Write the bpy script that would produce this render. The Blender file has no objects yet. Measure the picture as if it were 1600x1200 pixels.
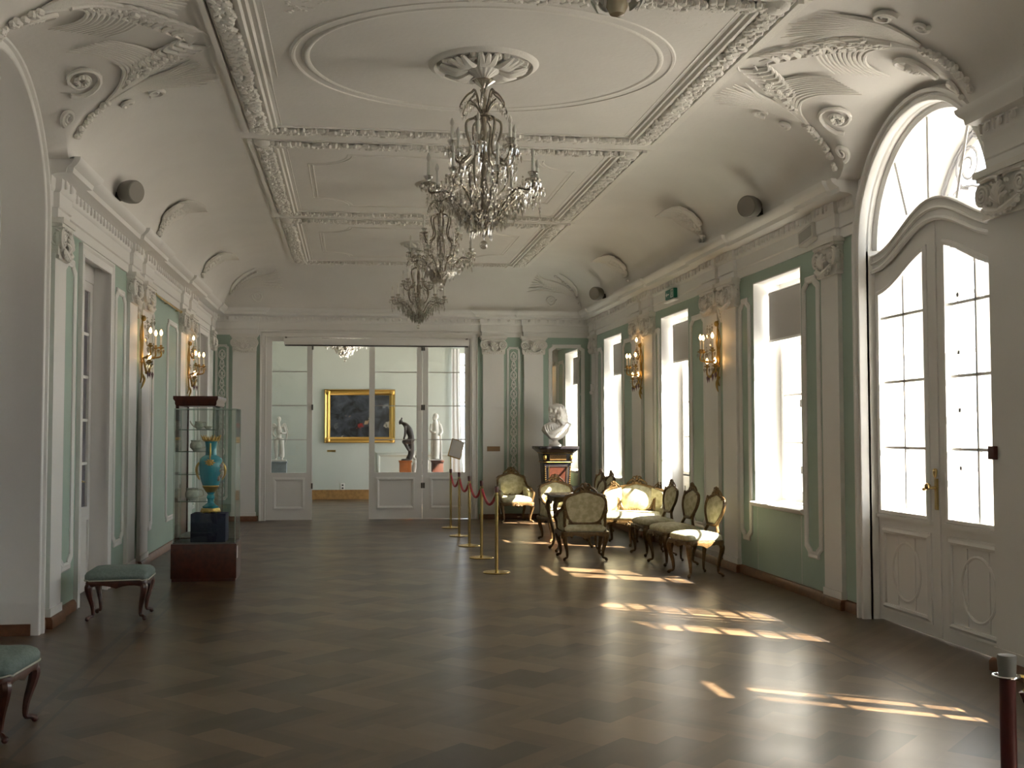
import bpy, bmesh, math, random
from math import sin, cos, pi, sqrt, atan, radians as R
from mathutils import Vector as V, Matrix
random.seed(7)
SC = bpy.context.scene
COL = SC.collection
XL, XR, YE = -2.5, 4.42, 20.0
XC = 0.96
DY = 7.97          # axis of the arched door

# ------------------------------------------------------------------ materials
MATS = {}
def nd(nt, t, **k):
    n = nt.nodes.new(t)
    for a, b in k.items():
        if a in n.inputs: n.inputs[a].default_value = b
        else: setattr(n, a, b)
    return n
def mat(name, col, rough=.6, metal=0., bump=0., bscale=40., var=0., vscale=6., spec=.5, emit=None, estr=0., coat=0., col2=None, coord='Object'):
    if name in MATS: return MATS[name]
    m = bpy.data.materials.new(name); m.use_nodes = True
    nt = m.node_tree; p = nt.nodes['Principled BSDF']
    p.inputs['Base Color'].default_value = (*col, 1); p.inputs['Roughness'].default_value = rough
    p.inputs['Metallic'].default_value = metal; p.inputs['Specular IOR Level'].default_value = spec
    p.inputs['Coat Weight'].default_value = coat
    tc = nd(nt, 'ShaderNodeTexCoord')
    if var or col2:
        n = nd(nt, 'ShaderNodeTexNoise', Scale=vscale, Detail=5.)
        nt.links.new(tc.outputs[coord], n.inputs['Vector'])
        mx = nd(nt, 'ShaderNodeMix', data_type='RGBA')
        c2 = col2 or tuple(c*(1-var) for c in col)
        mx.inputs[6].default_value = (*col, 1); mx.inputs[7].default_value = (*c2, 1)
        rp = nd(nt, 'ShaderNodeMapRange'); rp.inputs[1].default_value = .35; rp.inputs[2].default_value = .65
        nt.links.new(n.outputs['Fac'], rp.inputs[0]); nt.links.new(rp.outputs[0], mx.inputs[0])
        nt.links.new(mx.outputs[2], p.inputs['Base Color'])
    if bump:
        n = nd(nt, 'ShaderNodeTexNoise', Scale=bscale, Detail=3.)
        nt.links.new(tc.outputs[coord], n.inputs['Vector'])
        b = nd(nt, 'ShaderNodeBump', Strength=bump, Distance=.02)
        nt.links.new(n.outputs['Fac'], b.inputs['Height']); nt.links.new(b.outputs[0], p.inputs['Normal'])
    if emit:
        p.inputs['Emission Color'].default_value = (*emit, 1); p.inputs['Emission Strength'].default_value = estr
    MATS[name] = m
    return m
def glassmat(name, tint, gl=.12, rough=.02):
    m = bpy.data.materials.new(name); m.use_nodes = True; nt = m.node_tree; nt.nodes.clear()
    o = nd(nt, 'ShaderNodeOutputMaterial'); t = nd(nt, 'ShaderNodeBsdfTransparent'); g = nd(nt, 'ShaderNodeBsdfGlossy', Roughness=rough)
    t.inputs[0].default_value = (*tint, 1)
    lw = nd(nt, 'ShaderNodeLayerWeight', Blend=.5); f = nd(nt, 'ShaderNodeMath', operation='POWER'); f.inputs[1].default_value = 4.5
    nt.links.new(lw.outputs['Facing'], f.inputs[0]); ad = nd(nt, 'ShaderNodeMath', operation='MULTIPLY_ADD'); ad.inputs[1].default_value = .6; ad.inputs[2].default_value = gl+.03
    mx = nd(nt, 'ShaderNodeMixShader')
    nt.links.new(f.outputs[0], ad.inputs[0]); nt.links.new(ad.outputs[0], mx.inputs[0])
    nt.links.new(t.outputs[0], mx.inputs[1]); nt.links.new(g.outputs[0], mx.inputs[2]); nt.links.new(mx.outputs[0], o.inputs[0])
    MATS[name] = m
    return m
plaster = mat('plaster', (.76, .74, .71), .75, bump=.08, bscale=25, var=.04, vscale=2)
white = mat('white_paint', (.80, .79, .77), .5)
relief = mat('relief_plaster', (.78, .76, .72), .7, bump=.15, bscale=60)
green = mat('green_paint', (.385, .50, .43), .6, bump=.05, var=.05, vscale=2)
roomwhite = mat('pale_wall', (.60, .64, .59), .7, bump=.05, var=.03, vscale=1.5)
basewood = mat('skirting_wood', (.20, .085, .04), .4, var=.3, vscale=14)
oak = mat('oak_skirting', (.45, .25, .09), .4, var=.3, vscale=14)
redwood = mat('mahogany', (.085, .022, .014), .3, var=.4, vscale=20, coat=.3)
gwood = mat('gilded_walnut', (.16, .095, .035), .36, metal=.25, var=.45, vscale=30, bump=.3, bscale=80)
gold = mat('gold', (.72, .46, .13), .28, metal=1., bump=.2, bscale=90)
brass = mat('brass', (.62, .47, .20), .25, metal=1.)
dbrass = mat('antique_brass', (.38, .26, .09), .35, metal=1., bump=.2, bscale=120)
bronze = mat('bronze', (.045, .035, .03), .35, metal=.6)
marble = mat('marble', (.74, .70, .64), .42, var=.12, vscale=8)
black = mat('black_lacquer', (.015, .013, .015), .25)
tort = mat('tortoiseshell', (.075, .022, .012), .3, col2=(.04, .015, .01), vscale=30)
navy = mat('navy_cloth', (.012, .02, .06), .8, bump=.2, bscale=15)
blue = mat('turquoise_porcelain', (.02, .30, .42), .12, coat=.5)
china = mat('white_porcelain', (.75, .72, .62), .15, var=.3, vscale=30)
red = mat('red_rope', (.45, .03, .05), .7, bump=.4, bscale=200)
grey = mat('grey_plastic', (.20, .19, .17), .5)
dgrey = mat('dark_plastic', (.04, .04, .04), .5)
dred = mat('dark_red_paint', (.09, .02, .018), .35)
chrome = mat('chrome', (.8, .8, .8), .12, metal=1.)
candle = mat('candle_wax', (.78, .77, .72), .5)
ringm = mat('clear_crystal_metal', (.36, .32, .26), .22, metal=.7)
blindm = mat('blind_fabric', (.50, .48, .46), .9)
iron = mat('painted_iron', (.34, .34, .36), .5)
gravel = mat('gravel', (.55, .525, .495), .9, var=.15, vscale=3)
leafm = mat('tree_leaves', (.10, .20, .05), .7, var=.5, vscale=3)
bark = mat('bark', (.12, .09, .06), .9, bump=.5)
darkroom = mat('dim_glass', (.16, .15, .17), .12)
bulbm = mat('lit_bulb', (1, .8, .5), .3, emit=(1, .55, .20), estr=24.)
offbulb = mat('unlit_bulb', (.72, .70, .66), .15)
orangew = mat('orange_wood', (.55, .16, .03), .35, var=.3, vscale=10)
greyst = mat('grey_stone', (.30, .34, .36), .6, var=.2)
curtm = mat('white_curtain', (.80, .80, .80), .9)
glass = glassmat('window_glass', (.97, .98, .98), .0)
caseg = glassmat('case_glass', (.955, .98, .965), .01)
frosted = mat('frosted_glass', (.62, .62, .58), .3)
crystal = glassmat('crystal', (.86, .84, .79), .30, .06)
mirrorm = mat('mirror_silver', (.82, .82, .78), .02, metal=1.)

def fabric_mat(name, c1, c2, sc=16.):
    m = mat(name, c1, .75, bump=.0); nt = m.node_tree; p = nt.nodes['Principled BSDF']
    tc = nd(nt, 'ShaderNodeTexCoord'); w = nd(nt, 'ShaderNodeTexVoronoi', Scale=sc, feature='SMOOTH_F1')
    n = nd(nt, 'ShaderNodeTexNoise', Scale=sc*2.2); mm = nd(nt, 'ShaderNodeMath', operation='MULTIPLY')
    cr = nd(nt, 'ShaderNodeValToRGB'); cr.color_ramp.elements[0].color = (*c1, 1); cr.color_ramp.elements[1].color = (*c2, 1)
    cr.color_ramp.elements[0].position = .12; cr.color_ramp.elements[1].position = .32
    nt.links.new(tc.outputs['Object'], w.inputs['Vector']); nt.links.new(tc.outputs['Object'], n.inputs['Vector'])
    nt.links.new(w.outputs['Distance'], mm.inputs[0]); nt.links.new(n.outputs['Fac'], mm.inputs[1])
    nt.links.new(mm.outputs[0], cr.inputs[0]); nt.links.new(cr.outputs[0], p.inputs['Base Color'])
    b = nd(nt, 'ShaderNodeBump', Strength=.25, Distance=.01); nt.links.new(mm.outputs[0], b.inputs['Height']); nt.links.new(b.outputs[0], p.inputs['Normal'])
    return m
damask = fabric_mat('cream_damask', (.44, .41, .25), (.60, .57, .40))
bluefab = fabric_mat('blue_green_upholstery', (.15, .20, .19), (.19, .245, .23), 60.)

def floor_mat():
    m = bpy.data.materials.new('parquet'); m.use_nodes = True; nt = m.node_tree; p = nt.nodes['Principled BSDF']; L = nt.links.new
    tc = nd(nt, 'ShaderNodeTexCoord'); mp = nd(nt, 'ShaderNodeMapping'); mp.inputs['Rotation'].default_value = (0, 0, R(45))
    L(tc.outputs['Object'], mp.inputs[0])
    def math_(op, a, b=None):
        n = nd(nt, 'ShaderNodeMath', operation=op)
        for i, x in enumerate((a, b)):
            if x is None: continue
            if isinstance(x, (int, float)): n.inputs[i].default_value = x
            else: L(x, n.inputs[i])
        return n.outputs[0]
    s = nd(nt, 'ShaderNodeSeparateXYZ'); L(mp.outputs[0], s.inputs[0])
    B = .20; NB = 3
    u = math_('DIVIDE', s.outputs[0], B); v = math_('DIVIDE', s.outputs[1], B)
    fu = math_('FLOOR', u); fv = math_('FLOOR', v)
    k = math_('FLOOR', math_('ADD', math_('FLOORED_MODULO', math_('ADD', math_('SUBTRACT', fu, fv), 600.25), 2.*NB), .1))
    par = math_('LESS_THAN', k, NB-.5)
    iu = math_('SUBTRACT', fu, math_('MULTIPLY', par, k))
    iv = math_('SUBTRACT', fv, math_('MULTIPLY', math_('SUBTRACT', 1., par), math_('SUBTRACT', 2.*NB-1, k)))
    along = nd(nt, 'ShaderNodeMix'); L(par, along.inputs[0]); L(u, along.inputs[2]); L(v, along.inputs[3])
    strip = math_('FLOOR', math_('MULTIPLY', along.outputs[0], 3.))
    fr = math_('FRACT', math_('MULTIPLY', along.outputs[0], 3.))
    iu = math_('FLOOR', math_('ADD', iu, .5)); iv = math_('FLOOR', math_('ADD', iv, .5)); cb = nd(nt, 'ShaderNodeCombineXYZ'); L(iu, cb.inputs[0]); L(iv, cb.inputs[1]); L(strip, cb.inputs[2])
    wn = nd(nt, 'ShaderNodeTexWhiteNoise'); L(cb.outputs[0], wn.inputs[0])
    cb2 = nd(nt, 'ShaderNodeCombineXYZ'); L(iu, cb2.inputs[0]); L(iv, cb2.inputs[1]); L(par, cb2.inputs[2])
    wn2 = nd(nt, 'ShaderNodeTexWhiteNoise'); L(cb2.outputs[0], wn2.inputs[0])
    t = math_('ADD', math_('MULTIPLY', wn.outputs[0], .15), math_('ADD', math_('MULTIPLY', par, .30), math_('MULTIPLY', wn2.outputs[0], .55)))  # random wood tone, plus sheen by block direction painted into the colour
    cr = nd(nt, 'ShaderNodeValToRGB'); e = cr.color_ramp.elements
    e[0].position = .22; e[1].position = .80; e[0].color = (.044, .027, .014, 1); e[1].color = (.165, .108, .060, 1)
    L(t, cr.inputs[0])
    # long planks of the border strip
    s2 = nd(nt, 'ShaderNodeSeparateXYZ'); L(tc.outputs['Object'], s2.inputs[0])
    ax = math_('ABSOLUTE', math_('SUBTRACT', s2.outputs[0], .90))
    pl = math_('FLOOR', math_('DIVIDE', math_('ADD', s2.outputs[1], math_('MULTIPLY', ax, -1.0)), .09))
    cb3 = nd(nt, 'ShaderNodeCombineXYZ'); L(pl, cb3.inputs[0]); wn3 = nd(nt, 'ShaderNodeTexWhiteNoise'); L(cb3.outputs[0], wn3.inputs[0])
    cr2 = nd(nt, 'ShaderNodeValToRGB'); e = cr2.color_ramp.elements; e[0].color = (.075, .049, .027, 1); e[1].color = (.12, .080, .047, 1)
    L(wn3.outputs[0], cr2.inputs[0])
    inb = math_('GREATER_THAN', ax, 2.66)
    m1 = nd(nt, 'ShaderNodeMix', data_type='RGBA'); L(inb, m1.inputs[0]); L(cr.outputs[0], m1.inputs[6]); L(cr2.outputs[0], m1.inputs[7])
    l1 = math_('LESS_THAN', math_('ABSOLUTE', math_('SUBTRACT', ax, 2.70)), .022)
    l2 = math_('LESS_THAN', math_('ABSOLUTE', math_('SUBTRACT', ax, 2.56)), .012)
    ln = math_('MULTIPLY', math_('MAXIMUM', l1, l2), math_('LESS_THAN', s2.outputs[1], 19.1))
    m2 = nd(nt, 'ShaderNodeMix', data_type='RGBA'); L(math_('MULTIPLY', ln, .8), m2.inputs[0]); L(m1.outputs[2], m2.inputs[6]); m2.inputs[7].default_value = (.035, .03, .028, 1)
    nz = nd(nt, 'ShaderNodeTexNoise', Scale=9., Detail=6.); L(tc.outputs['Object'], nz.inputs['Vector'])
    m3 = nd(nt, 'ShaderNodeMix', data_type='RGBA', blend_type='MULTIPLY'); m3.inputs[0].default_value = .35
    L(m2.outputs[2], m3.inputs[6]); L(nz.outputs['Fac'], m3.inputs[7]); L(m3.outputs[2], p.inputs['Base Color'])
    nz2 = nd(nt, 'ShaderNodeTexNoise', Scale=2.5, Detail=4.); L(tc.outputs['Object'], nz2.inputs['Vector'])
    rr = nd(nt, 'ShaderNodeMapRange'); rr.inputs[3].default_value = .25; rr.inputs[4].default_value = .36; L(nz2.outputs['Fac'], rr.inputs[0]); L(rr.outputs[0], p.inputs['Roughness'])
    p.inputs['Specular IOR Level'].default_value = .5
    return m
parquet = floor_mat()

def canvas_mat():
    m = mat('dark_oil_canvas', (.02, .02, .02), .35); nt = m.node_tree; p = nt.nodes['Principled BSDF']; L = nt.links.new
    tc = nd(nt, 'ShaderNodeTexCoord'); n = nd(nt, 'ShaderNodeTexNoise', Scale=3.2, Detail=6., Distortion=1.2); L(tc.outputs['Object'], n.inputs[0])
    cr = nd(nt, 'ShaderNodeValToRGB'); e = cr.color_ramp.elements; e[0].position = .38; e[0].color = (.012, .012, .014, 1); e[1].position = .75; e[1].color = (.10, .12, .15, 1)
    L(n.outputs[0], cr.inputs[0]); last = cr.outputs[0]
    nv = nd(nt, 'ShaderNodeTexNoise', Scale=9., Detail=3.); L(tc.outputs['Object'], nv.inputs[0])
    sp = nd(nt, 'ShaderNodeVectorMath', operation='MULTIPLY_ADD'); L(nv.outputs['Color'], sp.inputs[0]); sp.inputs[1].default_value = (.34, 0, .34); L(tc.outputs['Object'], sp.inputs[2])
    for (x, z, r, c, sx) in ((.30, 1.83, .10, (.42, .30, .18), .6), (.18, 1.75, .075, (.30, .025, .02), 1.), (.42, 1.9, .05, (.6, .5, .35), 1), (-.30, 1.47, .10, (.35, .34, .3), .5),
                             (.84, 1.80, .10, (.4, .37, .3), 1.), (.80, 2.22, .14, (.22, .24, .25), .6), (-.10, 1.95, .05, (.2, .15, .12), 1), (-.4, 1.75, .09, (.12, .13, .14), .5)):
        d = nd(nt, 'ShaderNodeVectorMath', operation='SUBTRACT'); L(sp.outputs[0], d.inputs[0]); d.inputs[1].default_value = (x-.17+.17, 0, z-1.34+.17)
        sc = nd(nt, 'ShaderNodeVectorMath', operation='MULTIPLY'); L(d.outputs[0], sc.inputs[0]); sc.inputs[1].default_value = (1, 0, 1/sx)
        ln = nd(nt, 'ShaderNodeVectorMath', operation='LENGTH'); L(sc.outputs[0], ln.inputs[0])
        mr = nd(nt, 'ShaderNodeMapRange', interpolation_type='SMOOTHSTEP'); mr.inputs[1].default_value = r*.3; mr.inputs[2].default_value = r; mr.inputs[3].default_value = 1; mr.inputs[4].default_value = 0
        L(ln.outputs['Value'], mr.inputs[0]); mx = nd(nt, 'ShaderNodeMix', data_type='RGBA'); L(mr.outputs[0], mx.inputs[0]); L(last, mx.inputs[6]); mx.inputs[7].default_value = (*c, 1); last = mx.outputs[2]
    L(last, p.inputs['Base Color'])
    return m
canvasm = canvas_mat()

# ------------------------------------------------------------------ mesh builder
class MB:
    def __init__(s): s.v = []; s.f = []; s.mi = []; s.m = 0
    def add(s, vs, fs, M=None):
        o = len(s.v)
        s.v += [tuple(M @ V(p)) if M is not None else tuple(p) for p in vs]
        s.f += [tuple(i+o for i in f) for f in fs]; s.mi += [s.m]*len(fs); return s
    def box(s, x0, x1, y0, y1, z0, z1, M=None):
        vs = [(x, y, z) for z in (z0, z1) for y in (y0, y1) for x in (x0, x1)]
        return s.add(vs, [(0,2,3,1),(4,5,7,6),(0,1,5,4),(2,6,7,3),(0,4,6,2),(1,3,7,5)], M)
    def loft(s, rings, closed=True, caps=True, loop=False):
        n = len(rings[0]); vs = [p for r in rings for p in r]; fs = []
        m = len(rings)
        for i in range(m if loop else m-1):
            a = i*n; b = ((i+1) % m)*n
            for j in range(n if closed else n-1):
                k = (j+1) % n; fs.append((a+j, a+k, b+k, b+j))
        if caps and closed and not loop: fs += [tuple(reversed(range(n))), tuple(range((m-1)*n, m*n))]
        return s.add(vs, fs)
    def lathe(s, prof, n=20, c=(0,0,0), sx=1, sy=1, ribs=0, rib=0.):
        rings = []
        for r, z in prof:
            rings.append([(c[0]+sx*r*(1+(rib*cos(ribs*2*pi*j/n) if ribs else 0))*cos(2*pi*j/n), c[1]+sy*r*(1+(rib*cos(ribs*2*pi*j/n) if ribs else 0))*sin(2*pi*j/n), c[2]+z) for j in range(n)])
        return s.loft(rings)
    def tube(s, pts, rad, n=6, flat=1., fn=None, loop=False):
        pts = [V(p) for p in pts]; m = len(pts)
        if m < 2: return s
        if not hasattr(rad, '__len__'): rad = [rad]*m
        elif len(rad) != m: rad = [rad[0]+(rad[-1]-rad[0])*i/(m-1) for i in range(m)] if len(rad) == 2 else [interp(rad, i/(m-1)) for i in range(m)]
        ref = V(fn) if fn else None; rings = []; up = None
        for i, p in enumerate(pts):
            t = (pts[(i+1) % m]-pts[i-1]) if loop else pts[min(i+1, m-1)]-pts[max(i-1, 0)]
            if t.length < 1e-9: t = V((0,0,1))
            t.normalize()
            if ref is not None: up = ref - t*ref.dot(t)
            elif up is None:
                a = V((0,0,1)) if abs(t.z) < .9 else V((1,0,0)); up = a - t*a.dot(t)
            else: up = up - t*up.dot(t)
            if up.length < 1e-6: up = t.orthogonal()
            up.normalize(); w = t.cross(up)
            rings.append([tuple(p + (w*cos(2*pi*j/n) + up*sin(2*pi*j/n)*flat)*max(rad[i], .0004)) for j in range(n)])
        return s.loft(rings, loop=loop)
    def sweep(s, path, prof, N=(0,0,1), closed=False, cprof=True):
        path = [V(p) for p in path]; N = V(N).normalized(); m = len(path); rings = []
        for i, p in enumerate(path):
            if closed: t1 = (p-path[i-1]).normalized(); t2 = (path[(i+1) % m]-p).normalized()
            else:
                t1 = (p-path[max(i-1, 0)]); t2 = (path[min(i+1, m-1)]-p)
                if t1.length < 1e-9: t1 = t2
                if t2.length < 1e-9: t2 = t1
                t1 = t1.normalized(); t2 = t2.normalized()
            s1 = N.cross(t1); s2 = N.cross(t2); mm = s1+s2
            mm = s1 if mm.length < 1e-6 else mm.normalized(); k = min(1/max(mm.dot(s1), .2), 3)
            rings.append([tuple(p + mm*a*k + N*b) for a, b in prof])
        return s.loft(rings, closed=cprof, loop=closed)
    def ball(s, c, r, n=8, m=5, M=None):
        if not hasattr(r, '__len__'): r = (r, r, r)
        vs = [(c[0], c[1], c[2]-r[2])]
        for i in range(1, m):
            a = -pi/2+pi*i/m
            vs += [(c[0]+r[0]*cos(a)*cos(2*pi*j/n), c[1]+r[1]*cos(a)*sin(2*pi*j/n), c[2]+r[2]*sin(a)) for j in range(n)]
        vs.append((c[0], c[1], c[2]+r[2])); T = len(vs)-1; fs = []
        for j in range(n):
            k = (j+1) % n; fs.append((0, 1+k, 1+j)); fs.append((T, T-n+j, T-n+k))
            for i in range(m-2): a = 1+i*n; fs.append((a+j, a+k, a+n+k, a+n+j))
        return s.add(vs, fs, M)
    def octa(s, c, r, h, h2=None):
        h2 = h if h2 is None else h2
        vs = [(c[0]+r, c[1], c[2]), (c[0], c[1]+r, c[2]), (c[0]-r, c[1], c[2]), (c[0], c[1]-r, c[2]), (c[0], c[1], c[2]+h2), (c[0], c[1], c[2]-h)]
        return s.add(vs, [(0,1,4),(1,2,4),(2,3,4),(3,0,4),(1,0,5),(2,1,5),(3,2,5),(0,3,5)])
    def prism(s, poly, f0, f1):
        a = [f0(*p) for p in poly]; b = [f1(*p) for p in poly]; n = len(poly)
        return s.add(a+b, [tuple(range(n)), tuple(range(2*n-1, n-1, -1))]+[(i, n+i, n+(i+1) % n, (i+1) % n) for i in range(n)])
    def build(s, name, mats, parent=None, loc=(0,0,0), rz=0, smooth=True, angle=38, bev=0, link=True):
        me = bpy.data.meshes.new(name); me.from_pydata(s.v, [], s.f)
        for m in (mats if isinstance(mats, (list, tuple)) else [mats]): me.materials.append(m)
        if any(s.mi): me.polygons.foreach_set('material_index', s.mi)
        bm = bmesh.new(); bm.from_mesh(me)
        bmesh.ops.recalc_face_normals(bm, faces=bm.faces)
        if bev: bmesh.ops.bevel(bm, geom=[e for e in bm.edges if e.is_manifold and e.calc_face_angle(0) > .6], offset=bev, segments=2, affect='EDGES', profile=.6, clamp_overlap=True)
        if smooth:
            A = R(angle)
            for f in bm.faces: f.smooth = True
            for e in bm.edges:
                if len(e.link_faces) == 2 and e.calc_face_angle(0) > A: e.smooth = False
        bm.to_mesh(me); bm.free()
        o = bpy.data.objects.new(name, me); o.location = loc; o.rotation_euler = (0, 0, rz)
        if parent: o.parent = parent
        COL.objects.link(o)
        return o
def interp(r, t):
    x = t*(len(r)-1); i = min(int(x), len(r)-2); return r[i]+(r[i+1]-r[i])*(x-i)
def crom(pts, k=5, closed=False):
    P = [V(p) for p in pts]; n = len(P); out = []
    for i in range(n if closed else n-1):
        a, b, c, d = (P[(i-1) % n], P[i], P[(i+1) % n], P[(i+2) % n]) if closed else (P[max(i-1, 0)], P[i], P[i+1], P[min(i+2, n-1)])
        for j in range(k):
            t = j/k; out.append(.5*((2*b)+(c-a)*t+(2*a-5*b+4*c-d)*t*t+(3*b-a-3*c+d)*t**3))
    if not closed: out.append(P[-1])
    return out
def empty(name, label, cat, loc=(0,0,0), rz=0, group=None):
    o = bpy.data.objects.new(name, None); COL.objects.link(o); o.location = loc; o.rotation_euler = (0, 0, rz); o.empty_display_size = .1
    o['label'] = label; o['category'] = cat
    if group: o['group'] = group
    return o
def tag(o, label, cat, group=None):
    o['label'] = label; o['category'] = cat
    if group: o['group'] = group
    return o
def struct(o): o['kind'] = 'structure'; return o
def sroot(name, loc=(0,0,0)):
    o = bpy.data.objects.new(name, None); COL.objects.link(o); o.location = loc; o['kind'] = 'structure'; return o
def dup(root, loc, rz=None, label=None, group=None, scale=None):
    def cp(o, par):
        c = o.copy(); COL.objects.link(c)
        if par is not None: c.parent = par
        for ch in list(o.children): cp(ch, c)
        return c
    r = cp(root, None); r.location = loc
    if rz is not None: r.rotation_euler = (0, 0, rz)
    if label: r['label'] = label
    if group: r['group'] = group
    if scale: r.scale = (scale,)*3
    return r
TRIM = [0]
def trimname(): TRIM[0] += 1; return 'trim_%d' % TRIM[0]

# ------------------------------------------------------------------ ceiling surface
def hz(x, y):
    d = min(x-XL, XR-x, (YE-y)*1.4/1.65)
    t = min(max((d-.2)/1.2, 0), 1); z = 3.82+.66*sqrt(1-(1-t)**2)
    dy = abs(y-DY)
    w = (XR-x) if x > XC else (x-XL)
    if w < 2.0 and w >= -.01:
        n = 2+1.6*w; Rr = 1.13+.12*w; q = dy/Rr
        if q < 1:
            zs = 3.2 if x > XC else 3.3
            zv = zs+(1.07+.14*w)*(1-q**n)**(1/n)
            kk = .07; h_ = max(min(.5+.5*(zv-z)/kk, 1), 0); z = z*(1-h_)+zv*h_+kk*h_*(1-h_)
    if z > 4.40: z = 4.40+.09*(1-math.exp(-(z-4.40)/.09))
    return z
def hn(x, y, e=.01):
    g = V((-(hz(x+e, y)-hz(x-e, y))/(2*e), -(hz(x, y+e)-hz(x, y-e))/(2*e), 1)); g.normalize(); return -g
def cpt(x, y, off=0.):
    return V((x, y, hz(x, y)))+hn(x, y)*off

def frange(a, b, n): return [a+(b-a)*i/n for i in range(n+1)]
xs = [XL]+[XL+.2+1.2*(1-cos(pi/2*i/22)) for i in range(23)]
xs = xs+[.0, XC, 1.9]+[2*XC-x for x in reversed(xs)]
ys = [-4, -2, 0, 2, 4, 5.5]+frange(6.5, 9.45, 84)+[10, 11, 12, 13, 14, 15, 16, 17, 18]+[YE-.236-1.414*(1-cos(pi/2*i/20)) for i in range(20, -1, -1)]+[YE]
b = MB(); nx = len(xs)
b.add([(x, y, hz(x, y)) for y in ys for x in xs], [(j*nx+i, j*nx+i+1, (j+1)*nx+i+1, (j+1)*nx+i) for j in range(len(ys)-1) for i in range(nx-1)])
ceil = struct(b.build('ceiling', plaster, angle=50))
b = MB(); b.box(XL-.8, XR+.8, -4.4, 26.5, 4.62, 4.75); roof = struct(b.build('ceiling', plaster))

# ------------------------------------------------------------------ floor
b = MB(); b.add([(-4.6, -4.3, 0), (5.6, -4.3, 0), (5.6, 26.4, 0), (-4.6, 26.4, 0)], [(0, 1, 2, 3)])
struct(b.build('floor', parquet))

# ------------------------------------------------------------------ walls
WT = 5.12
ARC = 28
def arcpts(yc, zs, r, rz=None, n=ARC):
    rz = rz or r
    return [(yc+r*cos(pi*i/n), zs+rz*sin(pi*i/n)) for i in range(n+1)]
WINS = [(-2.7, -1.4, .86, 3.25), (.6, 1.9, .86, 3.25), (4.70, 5.58, .95, 3.25), (10.33, 11.62, .83, 3.25), (13.98, 15.26, 0, 3.25), (17.6, 18.86, .83, 3.25)]  # first opening is unseen, added for more light at the near end
AH = 1.02
def side_wall(xin, xout, wins, zs):
    b = MB(); x0, x1 = min(xin, xout), max(xin, xout)
    ops = sorted([(a, c, z0, z1) for a, c, z0, z1 in wins]+[(DY-AH, DY+AH, 0, None)])
    y = -4.0
    for a, c, z0, z1 in ops:
        b.m = 0; b.box(x0, x1, y, a, 0, 3.38); b.m = 1; b.box(x0, x1, y, a, 3.38, 4.7)
        if z1 is None:
            b.m = 1; P = arcpts(DY, zs, AH)
            for i in range(ARC):
                p, q = P[i], P[i+1]; poly = [p, q, (q[0], 4.7), (p[0], 4.7)]
                b.prism(poly, lambda u, v: (x0, u, v), lambda u, v: (x1, u, v))
        else:
            b.m = 0
            if z0 > 0: b.box(x0, x1, a, c, 0, z0)
            b.box(x0, x1, a, c, z1, 3.38); b.m = 1; b.box(x0, x1, a, c, 3.38, 4.7)
        y = c
    b.m = 0; b.box(x0, x1, y, YE+.3, 0, 3.38); b.m = 1; b.box(x0, x1, y, YE+.3, 3.38, 4.7)
    return b
struct(side_wall(XR, WT, WINS, 3.17).build('wall_right', [green, white]))
NICH = [(10.32, 11.52, 0, 3.30), (18.0, 19.05, 0, 3.30), (4.3, 5.5, 0, 3.3)]
struct(side_wall(XL, XL-.55, NICH, 3.28).build('wall_left', [green, white]))
b = MB(); b.box(XL-.8, WT, -4.3, -4.0, 0, 4.7); struct(b.build('wall_near', white))
DO = (-1.62, 2.24, 3.40)
b = MB(); b.box(XL-2, DO[0], YE, YE+.3, 0, 4.7); b.box(DO[1], WT, YE, YE+.3, 0, 4.7); b.box(DO[0], DO[1], YE, YE+.3, DO[2], 4.7)
struct(b.build('wall_end', green))

# pilasters: (u0, u1, projection)
PR = [(.2-.9, .1-.4, .04), (2.3, 2.75, .04), (2.95, 3.4, .04), (6.45, 6.93, .12), (9.42, 9.78, .04), (12.08, 12.54, .04), (12.72, 13.2, .04), (15.6, 16.05, .04), (16.25, 16.75, .04), (19.42, 19.75, .03)]
PL = [(2.3, 2.75, .04), (2.95, 3.4, .04), (6.45, 6.8, .04), (9.28, 9.62, .05), (12.38, 12.80, .04), (13.12, 13.6, .04), (16.0, 16.45, .04), (16.78, 17.25, .04), (19.35, 19.7, .03)]
PE = [(2.39, 2.78, .05), (3.16, 3.52, .05)]          # end wall right of the doors (X)
PE2 = [(-2.16, -1.74, .05)]
def wpath(side, pil, a, c, cc=0):
    """polyline along a side wall from u=a to u=c with breaks round the pilasters"""
    X = (lambda d: XR-d) if side == 'R' else (lambda d: XL+d)
    pts = [(a, 0)]
    for u0, u1, d in pil:
        if u1 <= a or u0 >= c: continue
        pts += [(max(u0-.0, a), 0), (max(u0, a), d), (min(u1, c), d), (min(u1, c), 0)]
    pts.append((c, 0)); out = []
    for p in pts:
        if not out or abs(out[-1][0]-p[0])+abs(out[-1][1]-p[1]) > 1e-6: out.append(p)
    return [(X(d), u, 0) for u, d in out]
def epath(pil, a, c):
    pts = [(a, 0)]
    for u0, u1, d in pil: pts += [(u0, 0), (u0, d), (u1, d), (u1, 0)]
    pts.append((c, 0)); return [(u, YE-d, 0) for u, d in pts]
def shift(path, z): return [(p[0], p[1], z) for p in path]
ENT = [(0, 0), (.02, 0), (.02, .09), (.035, .10), (.035, .22), (.05, .235), (.055, .25), (.06, .33), (.09, .345), (.17, .355), (.18, .395), (.22, .42), (.245, .445), (.25, .47), (-.03, .47), (-.03, 0)]
right = wpath('R', PR, 9.07, YE); right2 = wpath('R', PR, -4, 6.9)
left = wpath('L', PL, 9.09, YE); left2 = wpath('L', PL, -4, 6.85)
end = list(reversed(epath(PE2+PE, XL, XR)))
big = right[:-1]+end+list(reversed(left))[1:]
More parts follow.
